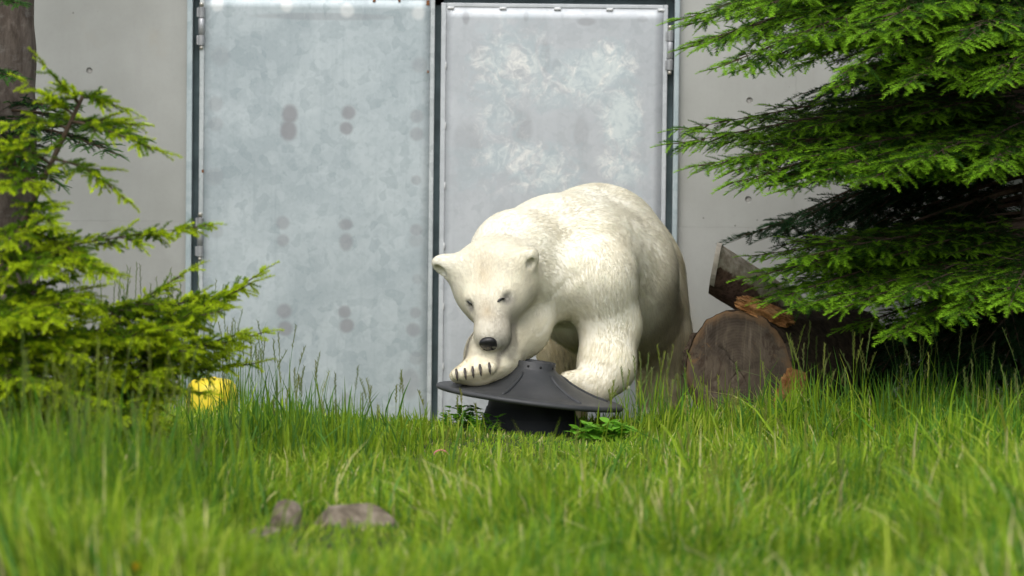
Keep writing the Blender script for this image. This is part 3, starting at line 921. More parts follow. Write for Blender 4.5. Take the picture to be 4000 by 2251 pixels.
def build_log():
    c0 = P(2885, 1420, 19.86)
    ax = Vector((math.sin(math.radians(29)), math.cos(math.radians(29)), -0.02)).normalized()
    R, Ln = 0.256, 1.05
    c0.z = float(ground_z(c0.x, c0.y)) + R - 0.015
    root = empty('cut_log', (c0.x, c0.y, c0.z - R))
    tag(root, 'thick sawn log lying in the grass, weathered grey end with radial cracks', 'log')
    s = ax.cross(Vector((0, 0, 1))).normalized(); u = s.cross(ax)
    ph = [random.Random(4).uniform(0, 6) for _ in range(9)]
    rr = random.Random(44); ph = [rr.uniform(0, 6.28) for _ in range(9)]
    def rad(a, t):
        return R * (1 + 0.025 * math.sin(2 * a + ph[0]) + 0.02 * math.sin(3 * a + ph[1]) + 0.012 * math.sin(7 * a + ph[2] + t * 3) + 0.012 * math.sin(17 * a + ph[3] + t * 8) + 0.008 * math.sin(31 * a + ph[4] + 5 * t))
    n = 96
    # barrel of bark
    bm = bmesh.new(); rings = []
    for i in range(25):
        t = Ln * i / 24
        rings.append([bm.verts.new(c0 + ax * (t + 0.004) + (s * math.cos(2 * math.pi * k / n) + u * math.sin(2 * math.pi * k / n)) * rad(2 * math.pi * k / n, t)) for k in range(n)])
    for a, b in zip(rings[:-1], rings[1:]):
        for k in range(n): bm.faces.new((a[k], a[(k + 1) % n], b[(k + 1) % n], b[k]))
    bm.faces.new(rings[-1])
    obj_bm('bark', bm, M_LOGBARK, root, True)
    # sawn face: rings of vertices with radial cracks cut into it
    cr = [(2.3, 0.75), (5.35, 0.3), (4.1, 0.5)]
    bm = bmesh.new(); rings = []
    nr = 26
    for i in range(nr + 1):
        f = max(i, 0.15) / nr
        ring = []
        for k in range(n):
            a = 2 * math.pi * k / n
            dep = 0.002 * math.sin(3 * a + f * 5 + ph[5]) * f + 0.0012 * math.sin(11 * a + ph[6]) * f
            for (ca, cl) in cr:
                wob = 0.06 * math.sin(f * 25 + ca * 9)
                d = abs((a - ca - wob + math.pi) % (2 * math.pi) - math.pi) * f * R
                if f < cl: dep += 0.007 * max(0, 1 - d / 0.0035)
            edge = 0.010 * max(0, (f - 0.94) / 0.06)
            rw = rad(a, 0) * f * (0.992)
            ring.append(bm.verts.new(c0 + ax * (dep + edge - 0.004) + (s * math.cos(a) + u * math.sin(a)) * rw))
        rings.append(ring)
    for a, b in zip(rings[:-1], rings[1:]):
        for k in range(n): bm.faces.new((a[k], a[(k + 1) % n], b[(k + 1) % n], b[k]))
    bm.faces.new(rings[0])
    o = obj_bm('sawn_face', bm, wood_end_material(), root, True, origin=c0)
    # bark flakes standing off the rim
    for a, l in ((2.75, .05), (3.05, .06), (3.4, .05), (0.35, .04), (5.9, .05)):
        bm = bmesh.new()
        q = c0 + (s * math.cos(a) + u * math.sin(a)) * R
        tdir = (-s * math.sin(a) + u * math.cos(a)); nd = (s * math.cos(a) + u * math.sin(a))
        vs_ = []
        for i in range(7):
            w = l * (i / 6 - 0.5) * 2
            th = 0.006 + 0.012 * rr.random()
            vs_.append([bm.verts.new(q + tdir * w + nd * (-0.008) + ax * -0.006), bm.verts.new(q + tdir * w + nd * th + ax * (-0.004 + 0.006 * rr.random())), bm.verts.new(q + tdir * w + nd * th + ax * 0.08), bm.verts.new(q + tdir * w - nd * 0.008 + ax * 0.08)])
        for a_, b_ in zip(vs_[:-1], vs_[1:]):
            for k in range(4): bm.faces.new((a_[k], a_[(k + 1) % 4], b_[(k + 1) % 4], b_[k]))
        bm.faces.new(vs_[0]); bm.faces.new(vs_[-1][::-1])
        obj_bm('bark_flake', bm, M_LOGBARK, root)

    # leaning sawn limb behind it
    n2 = NT('limb_wood')
    tc = n2.n('ShaderNodeTexCoord')
    sx = n2.n('ShaderNodeSeparateXYZ'); n2.l(tc.outputs['Object'], sx.inputs[0])
    vv = n2.coord((1, 1, 1)); vg = n2.coord((1, 1, 1))
    gr = n2.noise(vg, 30, 6, 0.7)
    wood = n2.mix(n2.ramp(gr, 0.3, 0.7), (0.24, 0.20, 0.15), (0.46, 0.41, 0.34))
    brk = n2.mix(n2.ramp(n2.noise(vv, 26, 6, 0.7), 0.35, 0.65), (0.055, 0.033, 0.024), (0.16, 0.10, 0.075))
    # the bark has come off one side: the side is measured across the limb
    fz = n2.math('ADD', n2.math('ADD', sx.outputs[2], n2.math('MULTIPLY', sx.outputs[0], 0.62)), n2.math('MULTIPLY', n2.math('SUBTRACT', n2.noise(vv, 14, 5, 0.7), 0.5), 0.12))
    cc = n2.mix(n2.ramp(fz, 0.012, 0.03), brk, wood)
    ml = n2.principled(cc, 0.88, 0, n2.bump(n2.noise(vv, 45, 6, 0.7), 0.8, 0.012), 0.2)
    e0 = P(2786, 1046, 20.15)
    e1 = P(3330, 1400, 20.75)
    ax2 = (e1 - e0).normalized()
    root2 = empty('sawn_limb', (e1.x, e1.y, float(ground_z(e1.x, e1.y))))
    tag(root2, 'sawn limb propped up behind the log, half stripped of its bark', 'log')
    s2 = ax2.cross(Vector((0, 0, 1))).normalized(); u2 = s2.cross(ax2)
    r2 = 0.104
    cutn = Vector((-0.98, 0.07, 0.17)).normalized()
    bm = bmesh.new(); rings = []; n_ = 40
    ln2 = (e1 - e0).length + 0.12
    rr2 = random.Random(3)
    for i in range(17):
        ring = []
        for k in range(n_):
            a = 2 * math.pi * k / n_
            rad2 = r2 * (1 + 0.05 * math.sin(2 * a + 1) + 0.03 * math.sin(5 * a + i * 0.4) + rr2.uniform(-.012, .012))
            off = (s2 * math.cos(a) + u2 * math.sin(a)) * rad2
            t0 = -(off.dot(cutn)) / ax2.dot(cutn)
            t = t0 + (ln2 - t0) * i / 16
            ring.append(bm.verts.new(e0 + off + ax2 * t))
        rings.append(ring)
    for a, b in zip(rings[:-1], rings[1:]):
        for k in range(n_): bm.faces.new((a[k], a[(k + 1) % n_], b[(k + 1) % n_], b[k]))
    bm.faces.new(rings[-1])
    ringc = [v.co.copy() for v in rings[0]]
    obj_bm('limb', bm, ml, root2, True, origin=e0)
    bm = bmesh.new()
    f_ = [bm.verts.new(q - cutn * -0.0015) for q in ringc]; g_ = [bm.verts.new(q - cutn * 0.02) for q in ringc]
    bm.faces.new(f_)
    for k in range(n_): bm.faces.new((f_[k], g_[k], g_[(k + 1) % n_], f_[(k + 1) % n_]))
    obj_bm('sawn_end', bm, simple('fresh_saw_cut', (0.40, 0.36, 0.30), 0.85, var=0.4, scale=18), root2)

    # rotten orange pieces
    def chunk(name, label, c, size, rot, seed, fib):
        bm = bmesh.new(); bmesh.ops.create_icosphere(bm, subdivisions=4, radius=1.0)
        rq = np.random.RandomState(seed); ph_ = rq.uniform(0, 6.28, 12)
        Mr = Matrix.Rotation(rot[2], 3, 'Z') @ Matrix.Rotation(rot[1], 3, 'Y') @ Matrix.Rotation(rot[0], 3, 'X')
        for v_ in bm.verts:
            p = v_.co.copy()
            q = Vector((math.copysign(abs(p.x) ** 0.6, p.x), math.copysign(abs(p.y) ** 0.6, p.y), math.copysign(abs(p.z) ** 0.6, p.z)))
            nz = 0.13 * math.sin(7 * p.y + ph_[0]) * math.sin(6 * p.z + ph_[1]) + 0.07 * math.sin(16 * p.y + ph_[2] + 2 * p.x) + 0.05 * math.sin(23 * p.z + ph_[3] + 3 * p.y) + rq.uniform(-.03, .03)
            q = q * (1 + nz)
            q.x += fib * abs(math.sin(9 * p.y + 5 * p.z + ph_[4])) * p.x
            v_.co = c + Mr @ Vector((q.x * size[0], q.y * size[1], q.z * size[2]))
        o = obj_bm(name, bm, M_ROT, None, False, origin=(c.x, c.y, c.z))
        tag(o, label, 'wood')
    pc = P(3010, 1212, 19.92)
    chunk('rotten_wood_slab', 'torn orange-brown slab of rotten wood on top of the log', c0 + u * (R - 0.005) + s * 0.085 + ax * 0.07, (0.10, 0.07, 0.030), (0.1, 0.35, -0.2), 2, 0.35)
    chunk('rotten_wood_block', 'crumbling orange block of rotten wood at the foot of the log', P(3085, 1555, 19.64), (0.05, 0.045, 0.11), (0.1, 0.25, 0.3), 5, 0.1)
build_log()

# ------------------------------------------------------------------ yellow drum, stones, pink ring
def build_small():
    Y = 20.55
    c = P(828, 1600, Y); gz = float(ground_z(c.x, Y)) - 0.02
    zt = P(860, 1478, Y).z
    root = empty('yellow_drum', (c.x, Y, gz))
    tag(root, 'bright yellow rounded plastic drum half hidden behind the low spruce', 'drum')
    m = simple('yellow_plastic', (0.80, 0.62, 0.035), 0.45, var=0.12, scale=7, bump=0.05)
    h = zt - gz
    prof = [(0.03, 0), (0.095, 0.0), (0.112, 0.012), (0.117, 0.03), (0.117, h * 0.5), (0.114, h * 0.72), (0.104, h * 0.87), (0.086, h * 0.96), (0.055, h * 0.99), (0.012, h)]
    bm = bmesh.new()
    bm_lathe(bm, prof, 72, Matrix.Translation((c.x, Y, gz)), True, True, lambda a, z: 1 - 0.055 * max(0, math.cos(3 * a + 1.75)) ** 14)
    obj_bm('shell', bm, m, root, True)
    bm = bmesh.new(); bm_lathe(bm, [(0.014, h - 0.004), (0.02, h - 0.002), (0.02, h + 0.004), (0.014, h + 0.006)], 20, Matrix.Translation((c.x, Y, gz)), True, True)
    obj_bm('cap', bm, m, root, True)
    # stones in the foreground grass
    n = NT('stone')
    v = n.coord()
    cc = n.mix(n.ramp(n.noise(v, 14, 7, 0.7), 0.35, 0.68), (0.095, 0.075, 0.052), (0.25, 0.21, 0.16))
    cc = n.mix(n.math('MULTIPLY', n.ramp(n.noise(v, 8, 4, 0.6), 0.55, 0.7), 0.5), cc, (0.10, 0.12, 0.05))
    ms = n.principled(cc, 0.9, 0, n.bump(n.noise(v, 50, 6, 0.7), 0.7, 0.01), 0.25)
    def stone(px, py, Y, size, rot, seed, label):
        c = P(px, py, Y)
        bm = bmesh.new(); bmesh.ops.create_icosphere(bm, subdivisions=4, radius=1.0)
        rq = np.random.RandomState(seed)
        pl = [(Vector(rq.normal(size=3)).normalized(), rq.uniform(0.55, 0.85)) for _ in range(9)]
        for v_ in bm.verts:
            p = v_.co.copy()
            for nn, dd in pl:
                e = p.dot(nn) - dd
                if e > 0: p -= nn * e
            p *= 1 + rq.uniform(-.008, .008)
            v_.co = Vector((c.x, c.y, c.z)) + Matrix.Rotation(rot, 3, 'Y') @ Vector((p.x * size[0], p.y * size[1], p.z * size[2]))
        o = obj_bm('stone', bm, ms, None, False, origin=c)
        tag(o, label, 'stone')
    stone(1385, 2080, 15.85, (0.185, 0.14, 0.118), 0.40, 3, 'long grey-brown stone with sloping top lying in the foreground grass')
    stone(1110, 2065, 15.75, (0.075, 0.08, 0.10), 0.2, 7, 'small pointed grey stone beside the long stone in the grass')
    stone(1010, 2125, 15.6, (0.11, 0.08, 0.06), -0.1, 11, 'flat grey stone low in the grass left of the pointed stone')
    # thin pink ring half buried in grass
    c = P(1722, 1782, 18.2)
    bm = bmesh.new()
    pts = [c + Vector((0.03 * math.cos(a), 0.015 * math.sin(a), 0.022 * math.sin(a))) for a in np.linspace(0, math.pi, 14)]
    bm_tube(bm, pts, 0.0028, 8)
    o = obj_bm('plastic_ring', bm, simple('pink_plastic', (0.75, 0.22, 0.25), 0.5), None, True, origin=c)
    tag(o, 'tiny pink plastic ring sticking out of the grass before the feeder', 'ring')
build_small()

# ------------------------------------------------------------------ polar bear
def surface_nets(F, org, h):
    nx, ny, nz = F.shape
    S = F < 0
    cs = [(i, j, k) for i in (0, 1) for j in (0, 1) for k in (0, 1)]
    def sl(c): return tuple(slice(o, o + n - 1) for o, n in zip(c, (nx, ny, nz)))
    cnt = np.zeros((nx - 1, ny - 1, nz - 1), np.int8)
    for c in cs: cnt += S[sl(c)]
    act = (cnt > 0) & (cnt < 8)
    I, J, K = np.nonzero(act)
    N = len(I)
    acc = np.zeros((N, 3)); num = np.zeros(N)
    for a in range(8):
        for b in range(a + 1, 8):
            ca, cb = np.array(cs[a]), np.array(cs[b])
            if np.abs(ca - cb).sum() != 1: continue
            fa = F[I + ca[0], J + ca[1], K + ca[2]]; fb = F[I + cb[0], J + cb[1], K + cb[2]]
            m = (fa < 0) != (fb < 0)
            t = np.where(m, fa / np.where(m, fa - fb, 1), 0)
            p = ca[None] + t[:, None] * (cb - ca)[None]
            acc[m] += p[m]; num[m] += 1
    V = (np.stack([I, J, K], 1) + acc / num[:, None]) * h + org
    idx = -np.ones((nx - 1, ny - 1, nz - 1), np.int32); idx[I, J, K] = np.arange(N)
    Q = []
    for ax in range(3):
        a0 = [slice(None)] * 3; a1 = [slice(None)] * 3
        a0[ax] = slice(0, -1); a1[ax] = slice(1, None)
        s0, s1 = S[tuple(a0)], S[tuple(a1)]
        e = np.argwhere(s0 != s1)
        b, c = [(1, 2), (2, 0), (0, 1)][ax]
        ok = (e[:, b] > 0) & (e[:, c] > 0) & (e[:, b] < idx.shape[b]) & (e[:, c] < idx.shape[c])
        e = e[ok]
        def at(db, dc):
            q = e.copy(); q[:, b] += db; q[:, c] += dc
            return idx[q[:, 0], q[:, 1], q[:, 2]]
        q = np.stack([at(-1, -1), at(0, -1), at(0, 0), at(-1, 0)], 1)
        inside0 = s0[tuple(e.T)]
        q[~inside0] = q[~inside0][:, ::-1]
        Q.append(q)
    return V, np.concatenate(Q)

def vec(*a): return np.array(a, float)
def nrm(v): v = np.asarray(v, float); return v / (np.linalg.norm(v) + 1e-12)
def PV(px, py, Y): return np.array(P(px, py, Y))

class Sdf:
    """smooth union of tapered limbs and ellipsoids; each carries the lie and length of its coat"""
    def __init__(self): self.prims = []
    def cone(self, a, b, ra, rb, k=0.06, flow=None, fur=0.03, sub=False, squash=None):
        self.prims.append(('c', np.array(a), np.array(b), ra, rb, k, nrm(flow if flow is not None else np.array(b) - np.array(a)), fur, sub))
    def ell(self, c, axes, radii, k=0.05, flow=(0, 0, -1), fur=0.03, sub=False):
        self.prims.append(('e', np.array(c), np.array(axes, float), np.array(radii, float), None, k, nrm(flow), fur, sub))
    @staticmethod
    def dist(p, X):
        if p[0] == 'c':
            a, b, ra, rb = p[1:5]
            ab = b - a
            t = np.clip(((X - a) @ ab) / (ab @ ab), 0, 1)
            return np.linalg.norm(X - a - t[..., None] * ab, axis=-1) - (ra + (rb - ra) * t)
        c, A, r = p[1:4]
        q = (X - c) @ A.T
        k0 = np.linalg.norm(q / r, axis=-1); k1 = np.linalg.norm(q / (r * r), axis=-1)
        return k0 * (k0 - 1) / np.maximum(k1, 1e-6)
    def bbox(self, p):
        if p[0] == 'c':
            a, b, ra, rb = p[1:5]; r = max(ra, rb)
            return np.minimum(a, b) - r, np.maximum(a, b) + r
        r = p[3].max(); return p[1] - r, p[1] + r
    def grid(self, h):
        pos = [p for p in self.prims if not p[8]]
        lo = np.min([self.bbox(p)[0] for p in pos], 0) - 0.06
        hi = np.max([self.bbox(p)[1] for p in pos], 0) + 0.06
        n = np.ceil((hi - lo) / h).astype(int) + 1
        F = np.full(n, 0.5, np.float32)
        for p in self.prims:
            k = p[5]
            l, u = self.bbox(p)
            i0 = np.maximum(np.floor((l - k - 0.03 - lo) / h).astype(int), 0); i1 = np.minimum(np.ceil((u + k + 0.03 - lo) / h).astype(int) + 1, n)
            xs = [lo[d] + np.arange(i0[d], i1[d]) * h for d in range(3)]
            X = np.stack(np.meshgrid(*xs, indexing='ij'), -1)
            d = self.dist(p, X)
            sl = tuple(slice(a, b) for a, b in zip(i0, i1))
            f = F[sl]
            if p[8]:
                d = -d
                hh = np.maximum(k - np.abs(f - d), 0) / k
                F[sl] = np.maximum(f, d) + hh * hh * k / 4
            else:
                hh = np.maximum(k - np.abs(f - d), 0) / k
                F[sl] = np.minimum(f, d) - hh * hh * k / 4
        return F, lo
    def coat(self, V, s=0.03):
        W = np.zeros(len(V)); fl = np.zeros((len(V), 3)); ln = np.zeros(len(V))
        for p in self.prims:
            if p[8]: continue
            d = self.dist(p, V)
            w = np.exp(-np.maximum(d + 0.01, 0) / s)
            W += w; fl += w[:, None] * p[6]; ln += w * p[7]
        return fl / W[:, None], ln / W

def vnoise(X, freq, seed):
    r = np.random.RandomState(seed)
    o = np.zeros(len(X)); amp = 1.0
    for k in range(4):
        for _ in range(3):
            d = nrm(r.normal(size=3)); o += amp * np.sin(X @ d * freq * (1.9 ** k) * r.uniform(.8, 1.2) + r.uniform(0, 6.28)) / 3
        amp *= 0.6
    return o

def P_dir(dx, dy):
    """a direction across the picture"""
    d = CAM_R @ Vector((dx, -dy, 0)); return np.array(d)

def build_bear():
    S = Sdf()
    # ---- head frame
    N = PV(1905, 1318, 19.40)           # nose
    E = PV(1897, 1020, 19.64)           # between the ears
    f = nrm(N - E)
    eyeL, eyeR = PV(1828, 1189, 19.5), PV(1966, 1168, 19.5)
    r = nrm(eyeR - eyeL); r = nrm(r + np.array((0, -0.30, 0)));  r = nrm(r - f * (r @ f))
    u = np.cross(r, f)                  # top of the head
    if u[1] > 0 and u[2] < 0: u = -u
    H = lambda s, l, h: E + f * s + r * l + u * h
    A = [f, r, u]
    back = -f
    hl = np.linalg.norm(N - E)
    # skull, brow, cheeks, muzzle, jaw
    S.ell(H(0.06, 0, -0.095), A, (0.165, 0.140, 0.118), 0.05, back, 0.014)
    S.ell(H(-0.01, 0, -0.085), A, (0.12, 0.168, 0.115), 0.05, back, 0.016)
    for sd in (-1, 1):
        S.ell(H(0.09, sd * 0.064, -0.12), A, (0.125, 0.076, 0.10), 0.05, back + r * sd * 0.5, 0.02)
        S.ell(H(0.03, sd * 0.105, -0.14), A, (0.10, 0.065, 0.10), 0.05, back + r * sd * 0.6, 0.028)
        S.ell(H(0.160, sd * 0.062, -0.030), A, (0.05, 0.036, 0.026), 0.035, back + r * sd * 0.3, 0.010)
    S.cone(H(0.13, 0.0, -0.085), H(hl - 0.045, -0.006, -0.058), 0.095, 0.057, 0.05, back, 0.008)
    S.ell(H(hl - 0.06, -0.004, -0.062), A, (0.07, 0.061, 0.054), 0.03, back, 0.007)
    for sd in (-1, 1):
        S.ell(H(hl - 0.075, sd * 0.034 - 0.004, -0.088), A, (0.068, 0.038, 0.048), 0.03, back + r * sd * .3, 0.007)
    S.cone(H(0.12, 0, -0.165), H(hl - 0.065, 0.002, -0.124), 0.082, 0.040, 0.035, back - u * .5, 0.012)
    for sd in (-1, 1):   # shallow eye hollows
        S.ell(H(0.205, sd * 0.086, -0.022), A, (0.026, 0.018, 0.014), 0.03, back, 0.005, True)
    # ears
    for sd in (-1, 1):
        ec = PV(1736, 1036, 19.72) if sd < 0 else PV(2056, 1010, 19.63)
        ax_u = nrm(r * sd * 0.95 + u * 0.25 - f * 0.25 + np.array((0, 0, 0.15)))
        ax_f = nrm(f * 0.9 - u * 0.08); ax_f = nrm(ax_f - ax_u * (ax_f @ ax_u)); ax_s = np.cross(ax_u, ax_f)
        S.ell(ec, [ax_u, ax_s, ax_f], (0.056, 0.050, 0.036), 0.028, ax_u, 0.010)
        S.ell(ec - ax_u * 0.055, [ax_u, ax_s, ax_f], (0.068, 0.058, 0.048), 0.045, ax_u, 0.012)
        cs_ = 1.0 if sd < 0 else 0.72
        S.ell(ec + ax_f * 0.030 - ax_s * 0.0 - ax_u * 0.002, [ax_u, ax_s, ax_f], (0.040 * cs_, 0.032 * cs_, 0.026), 0.012, ax_u, 0.006, True)
    # ---- neck and trunk
    sh = PV(2150, 985, 20.05)            # withers
    flow_b = nrm(PV(2480, 1050, 21.0) - sh)
    S.cone(H(-0.02, 0, -0.14), PV(2025, 1000, 19.93), 0.146, 0.187, 0.09, sh - E, 0.024)
    S.cone(PV(2025, 1000, 19.93), PV(2165, 990, 20.15), 0.182, 0.226, 0.06, sh - E, 0.026)
    S.cone(PV(1960, 965, 19.88), PV(2130, 960, 20.18), 0.110, 0.175, 0.06, sh - E, 0.026)
    S.cone(PV(2170, 990, 20.17), PV(2330, 990, 20.5), 0.228, 0.284, 0.10, flow_b + vec(0, 0, -.2), 0.03)
    S.cone(PV(2330, 990, 20.5), PV(2405, 1025, 20.78), 0.284, 0.270, 0.10, flow_b + vec(.2, 0, -.6), 0.038)
    S.cone(PV(2290, 985, 20.2), PV(2430, 1080, 20.40), 0.20, 0.205, 0.14, flow_b + vec(.2, 0, -.6), 0.036)
    S.cone(PV(2430, 1080, 20.40), PV(2490, 1230, 20.60), 0.20, 0.19, 0.12, vec(.25, 0.1, -.9), 0.05)
    # chest and belly
    S.cone(PV(2150, 1085, 20.02), PV(2350, 1130, 20.45), 0.165, 0.235, 0.08, vec(0.25, 0.3, -0.8), 0.04)
    S.cone(PV(2380, 1180, 20.5), PV(2450, 1220, 20.8), 0.22, 0.225, 0.10, vec(0.3, 0.2, -0.9), 0.062)
    S.cone(PV(2250, 1200, 20.35), PV(2400, 1260, 20.7), 0.17, 0.20, 0.08, vec(0.2, 0.2, -0.9), 0.05)
    S.cone(H(0.02, 0, -0.2), PV(2130, 1080, 19.95), 0.115, 0.155, 0.06, vec(0.3, 0.3, -0.6), 0.03)
    # ---- fore limb pressing on the far side of the brim
    sh_l = PV(2330, 1085, 19.97); el_l = PV(2384, 1270, 20.02); wr_l = PV(2368, 1432, 19.95); pw_l = PV(2330, 1500, 19.88)
    S.cone(sh_l, el_l, 0.146, 0.124, 0.07, vec(0.15, 0, -1), 0.032)
    S.cone(PV(2350, 1000, 20.20), sh_l, 0.13, 0.140, 0.14, vec(0.2, 0, -1), 0.032)
    S.cone(el_l, wr_l, 0.124, 0.118, 0.06, vec(0, -.2, -1), 0.034)
    S.cone(wr_l, pw_l, 0.118, 0.085, 0.05, vec(-.4, -.4, -.8), 0.026)
    S.cone(pw_l, PV(2222, 1492, 19.82), 0.075, 0.045, 0.04, vec(-.6, -.4, -.5), 0.02)
    # arm-pit fold between neck and shoulder
    q0, q1 = PV(2283, 1035, 19.74), PV(2180, 1150, 19.80)
    qa = nrm(q1 - q0)
    S.ell((q0 + q1) / 2, [qa, nrm(np.cross(qa, vec(0, 1, 0))), vec(0, 1, 0)], (0.08, 0.010, 0.026), 0.03, vec(0, 0, -1), 0.02, True)
    # ---- fore limb with the paw laid on the brim
    sh_r = PV(2095, 1150, 20.0); el_r = PV(2030, 1280, 19.86); wr_r = PV(1922, 1390, 19.60); pw_r = PV(1872, 1447, 19.50)
    S.cone(sh_r, el_r, 0.13, 0.122, 0.06, None, 0.028)
    S.cone(el_r, wr_r, 0.122, 0.110, 0.05, None, 0.024)
    S.cone(wr_r, pw_r, 0.108, 0.066, 0.05, None, 0.018)
    fw = nrm(vec(-0.30, -0.95, 0)); lat = nrm(PV(1960, 1434, 19.47) - PV(1765, 1475, 19.43)); upn = nrm(np.cross(lat, -fw)); 
    if upn[2] < 0: upn = -upn
    S.ell(pw_r + vec(0, 0.01, -0.004), [lat, np.cross(upn, lat), upn], (0.128, 0.095, 0.05), 0.04, vec(-.3, -.8, -.2), 0.014)
    toes = []
    for (tx, ty) in ((1786, 1462), (1819, 1459), (1849, 1452), (1878, 1444), (1914, 1437)):
        tpnt = PV(tx, ty, 19.415); toes.append(tpnt)
        S.cone(pw_r + (tpnt - pw_r) * 0.35, tpnt + vec(0, 0.012, -0.002), 0.036, 0.0255, 0.016, vec(-.1, -1, -.2), 0.012)
    # ---- hind limbs
    for (hip, kn, ft, r1, r2, r3) in ((PV(2515, 1075, 20.85), PV(2575, 1330, 20.72), PV(2592, 1600, 20.80), 0.175, 0.132, 0.098),
                                      (PV(2290, 1130, 20.95), PV(2212, 1340, 20.85), PV(2205, 1600, 20.9), 0.19, 0.125, 0.095)):
        ft = ft.copy(); ft[2] = float(ground_z(ft[0], ft[1])) + 0.07
        S.cone(hip, kn, r1, r2, 0.09, vec(0.25, 0, -1), 0.062)
        S.cone(kn, ft, r2, r3, 0.06, vec(0, 0, -1), 0.045)
        S.cone(ft, ft + vec(-0.10, -0.17, -0.012), 0.075, 0.055, 0.05, vec(-.4, -.8, -.2), 0.02)
    S.cone(PV(2480, 1030, 20.98), PV(2535, 1090, 21.0), 0.16, 0.12, 0.08, vec(.4, .2, -1), 0.05)    # rump
    h = 0.0085
    F, lo = S.grid(h)
    V, Q = surface_nets(F, lo, h)
    # relax the surface a little
    E_ = np.concatenate([Q[:, [0, 1]], Q[:, [1, 2]], Q[:, [2, 3]], Q[:, [3, 0]]])
    E_ = np.concatenate([E_, E_[:, ::-1]])
    deg = np.bincount(E_[:, 0], minlength=len(V))[:, None]
    for _ in range(2):
        av = np.stack([np.bincount(E_[:, 0], weights=V[E_[:, 1], d], minlength=len(V)) for d in range(3)], 1) / deg
        V = V * 0.5 + av * 0.5
    # normals
    T = np.concatenate([Q[:, [0, 1, 2]], Q[:, [0, 2, 3]]])
    fn = np.cross(V[T[:, 1]] - V[T[:, 0]], V[T[:, 2]] - V[T[:, 0]])
    vn = np.stack([np.bincount(T.ravel(), weights=np.repeat(fn[:, d], 3), minlength=len(V)) for d in range(3)], 1)
    vn /= np.linalg.norm(vn, axis=1)[:, None] + 1e-12
    flow, ln = S.coat(V)
    # ---- coat colour (its own stains, no light)
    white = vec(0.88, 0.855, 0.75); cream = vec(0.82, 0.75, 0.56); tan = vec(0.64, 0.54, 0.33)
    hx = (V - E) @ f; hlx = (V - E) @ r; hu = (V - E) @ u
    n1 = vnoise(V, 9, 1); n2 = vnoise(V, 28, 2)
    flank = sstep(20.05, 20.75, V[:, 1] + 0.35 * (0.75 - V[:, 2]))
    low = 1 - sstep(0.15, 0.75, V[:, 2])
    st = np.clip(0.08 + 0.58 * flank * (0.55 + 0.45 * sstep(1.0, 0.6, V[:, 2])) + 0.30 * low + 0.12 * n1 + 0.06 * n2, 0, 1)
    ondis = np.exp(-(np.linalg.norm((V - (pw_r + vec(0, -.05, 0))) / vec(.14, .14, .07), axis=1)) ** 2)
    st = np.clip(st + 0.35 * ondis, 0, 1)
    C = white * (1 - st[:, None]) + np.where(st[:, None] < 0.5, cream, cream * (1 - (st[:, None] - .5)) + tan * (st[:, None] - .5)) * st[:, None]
    # muzzle: thin grey skin showing, tan stripe up the forehead
    inhead = np.exp(-(np.maximum(np.linalg.norm((V - H(0.25, 0, -0.06)) / 0.24, axis=1) - 0.85, 0) * 5) ** 2)
    mz = sstep(0.15, 0.29, hx) * inhead * (1 - sstep(hl + 0.005, hl + 0.035, hx)) * sstep(-0.21, -0.17, hu) * np.clip(0.72 + 0.22 * n2 + 0.12 * n1 + 3.0 * (hlx), 0.35, 1.0)
    C = C * (1 - 0.5 * mz[:, None]) + vec(0.24, 0.215, 0.175) * 0.5 * mz[:, None]
    stripe = np.exp(-(hlx / 0.035) ** 2) * sstep(-0.06, 0.06, hx) * (1 - sstep(0.26, 0.34, hx)) * sstep(-0.12, -0.02, hu) * np.clip(0.6 + 0.5 * n2, 0, 1)
    C = C * (1 - 0.4 * stripe[:, None]) + vec(0.55, 0.43, 0.24) * 0.4 * stripe[:, None]
    for sd in (-1, 1):   # dark skin round the eyes
        d = np.linalg.norm((V - H(0.200, sd * 0.082, -0.030)) / 0.024, axis=1)
        w = np.exp(-d ** 2 * 1.0) * 0.8
        C = C * (1 - w[:, None]) + vec(0.06, 0.05, 0.045) * w[:, None]
    nosew = (1 - sstep(hl + 0.02, hl + 0.04, hx)) * np.exp(-(np.linalg.norm((V - H(hl - 0.002, 0, -0.055)) / vec(.05, .05, .04), axis=1)) ** 2 * 1.2)
    C = C * (1 - 0.8 * nosew[:, None]) + vec(0.05, 0.045, 0.045) * 0.8 * nosew[:, None]
    mouth = np.exp(-((np.abs(hu + 0.118) - 0.0) / 0.010) ** 2) * sstep(0.24, 0.30, hx) * inhead
    C = C * (1 - 0.6 * mouth[:, None]) + vec(0.10, 0.08, 0.07) * 0.6 * mouth[:, None]
    C = C.clip(0.02, 0.92)
    # ---- materials
    n = NT('polar_bear_skin_coat')
    at = n.n('ShaderNodeAttribute', attribute_name='tint')
    n.principled(at.outputs['Color'], 0.8, 0, None, 0.2)
    m_body = n.m
    m_fur = leaf_material('polar_bear_fur', trans=0.5, rough=0.6, spec=0.2)
    m_nose = simple('nose_leather', (0.014, 0.013, 0.014), 0.38, var=0.4, scale=120, bump=0.5, bd=0.002, spec=0.5)
    m_eye = NT('eye_dark').principled((0.008, 0.007, 0.006), 0.12, 0, None, 0.6)
    m_claw = simple('claw_horn', (0.075, 0.062, 0.055), 0.4, var=0.5, scale=60)
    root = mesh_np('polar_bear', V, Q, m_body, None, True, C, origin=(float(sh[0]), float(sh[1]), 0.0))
    tag(root, 'cream-white polar bear bending over the black feeder with eyes lowered, one paw on its brim', 'bear')
    # ---- fur: fine strands lying along the coat
    rs = np.random.RandomState(12)
    area = np.linalg.norm(fn, axis=1) / 2
    tc_ = V[T].mean(1)
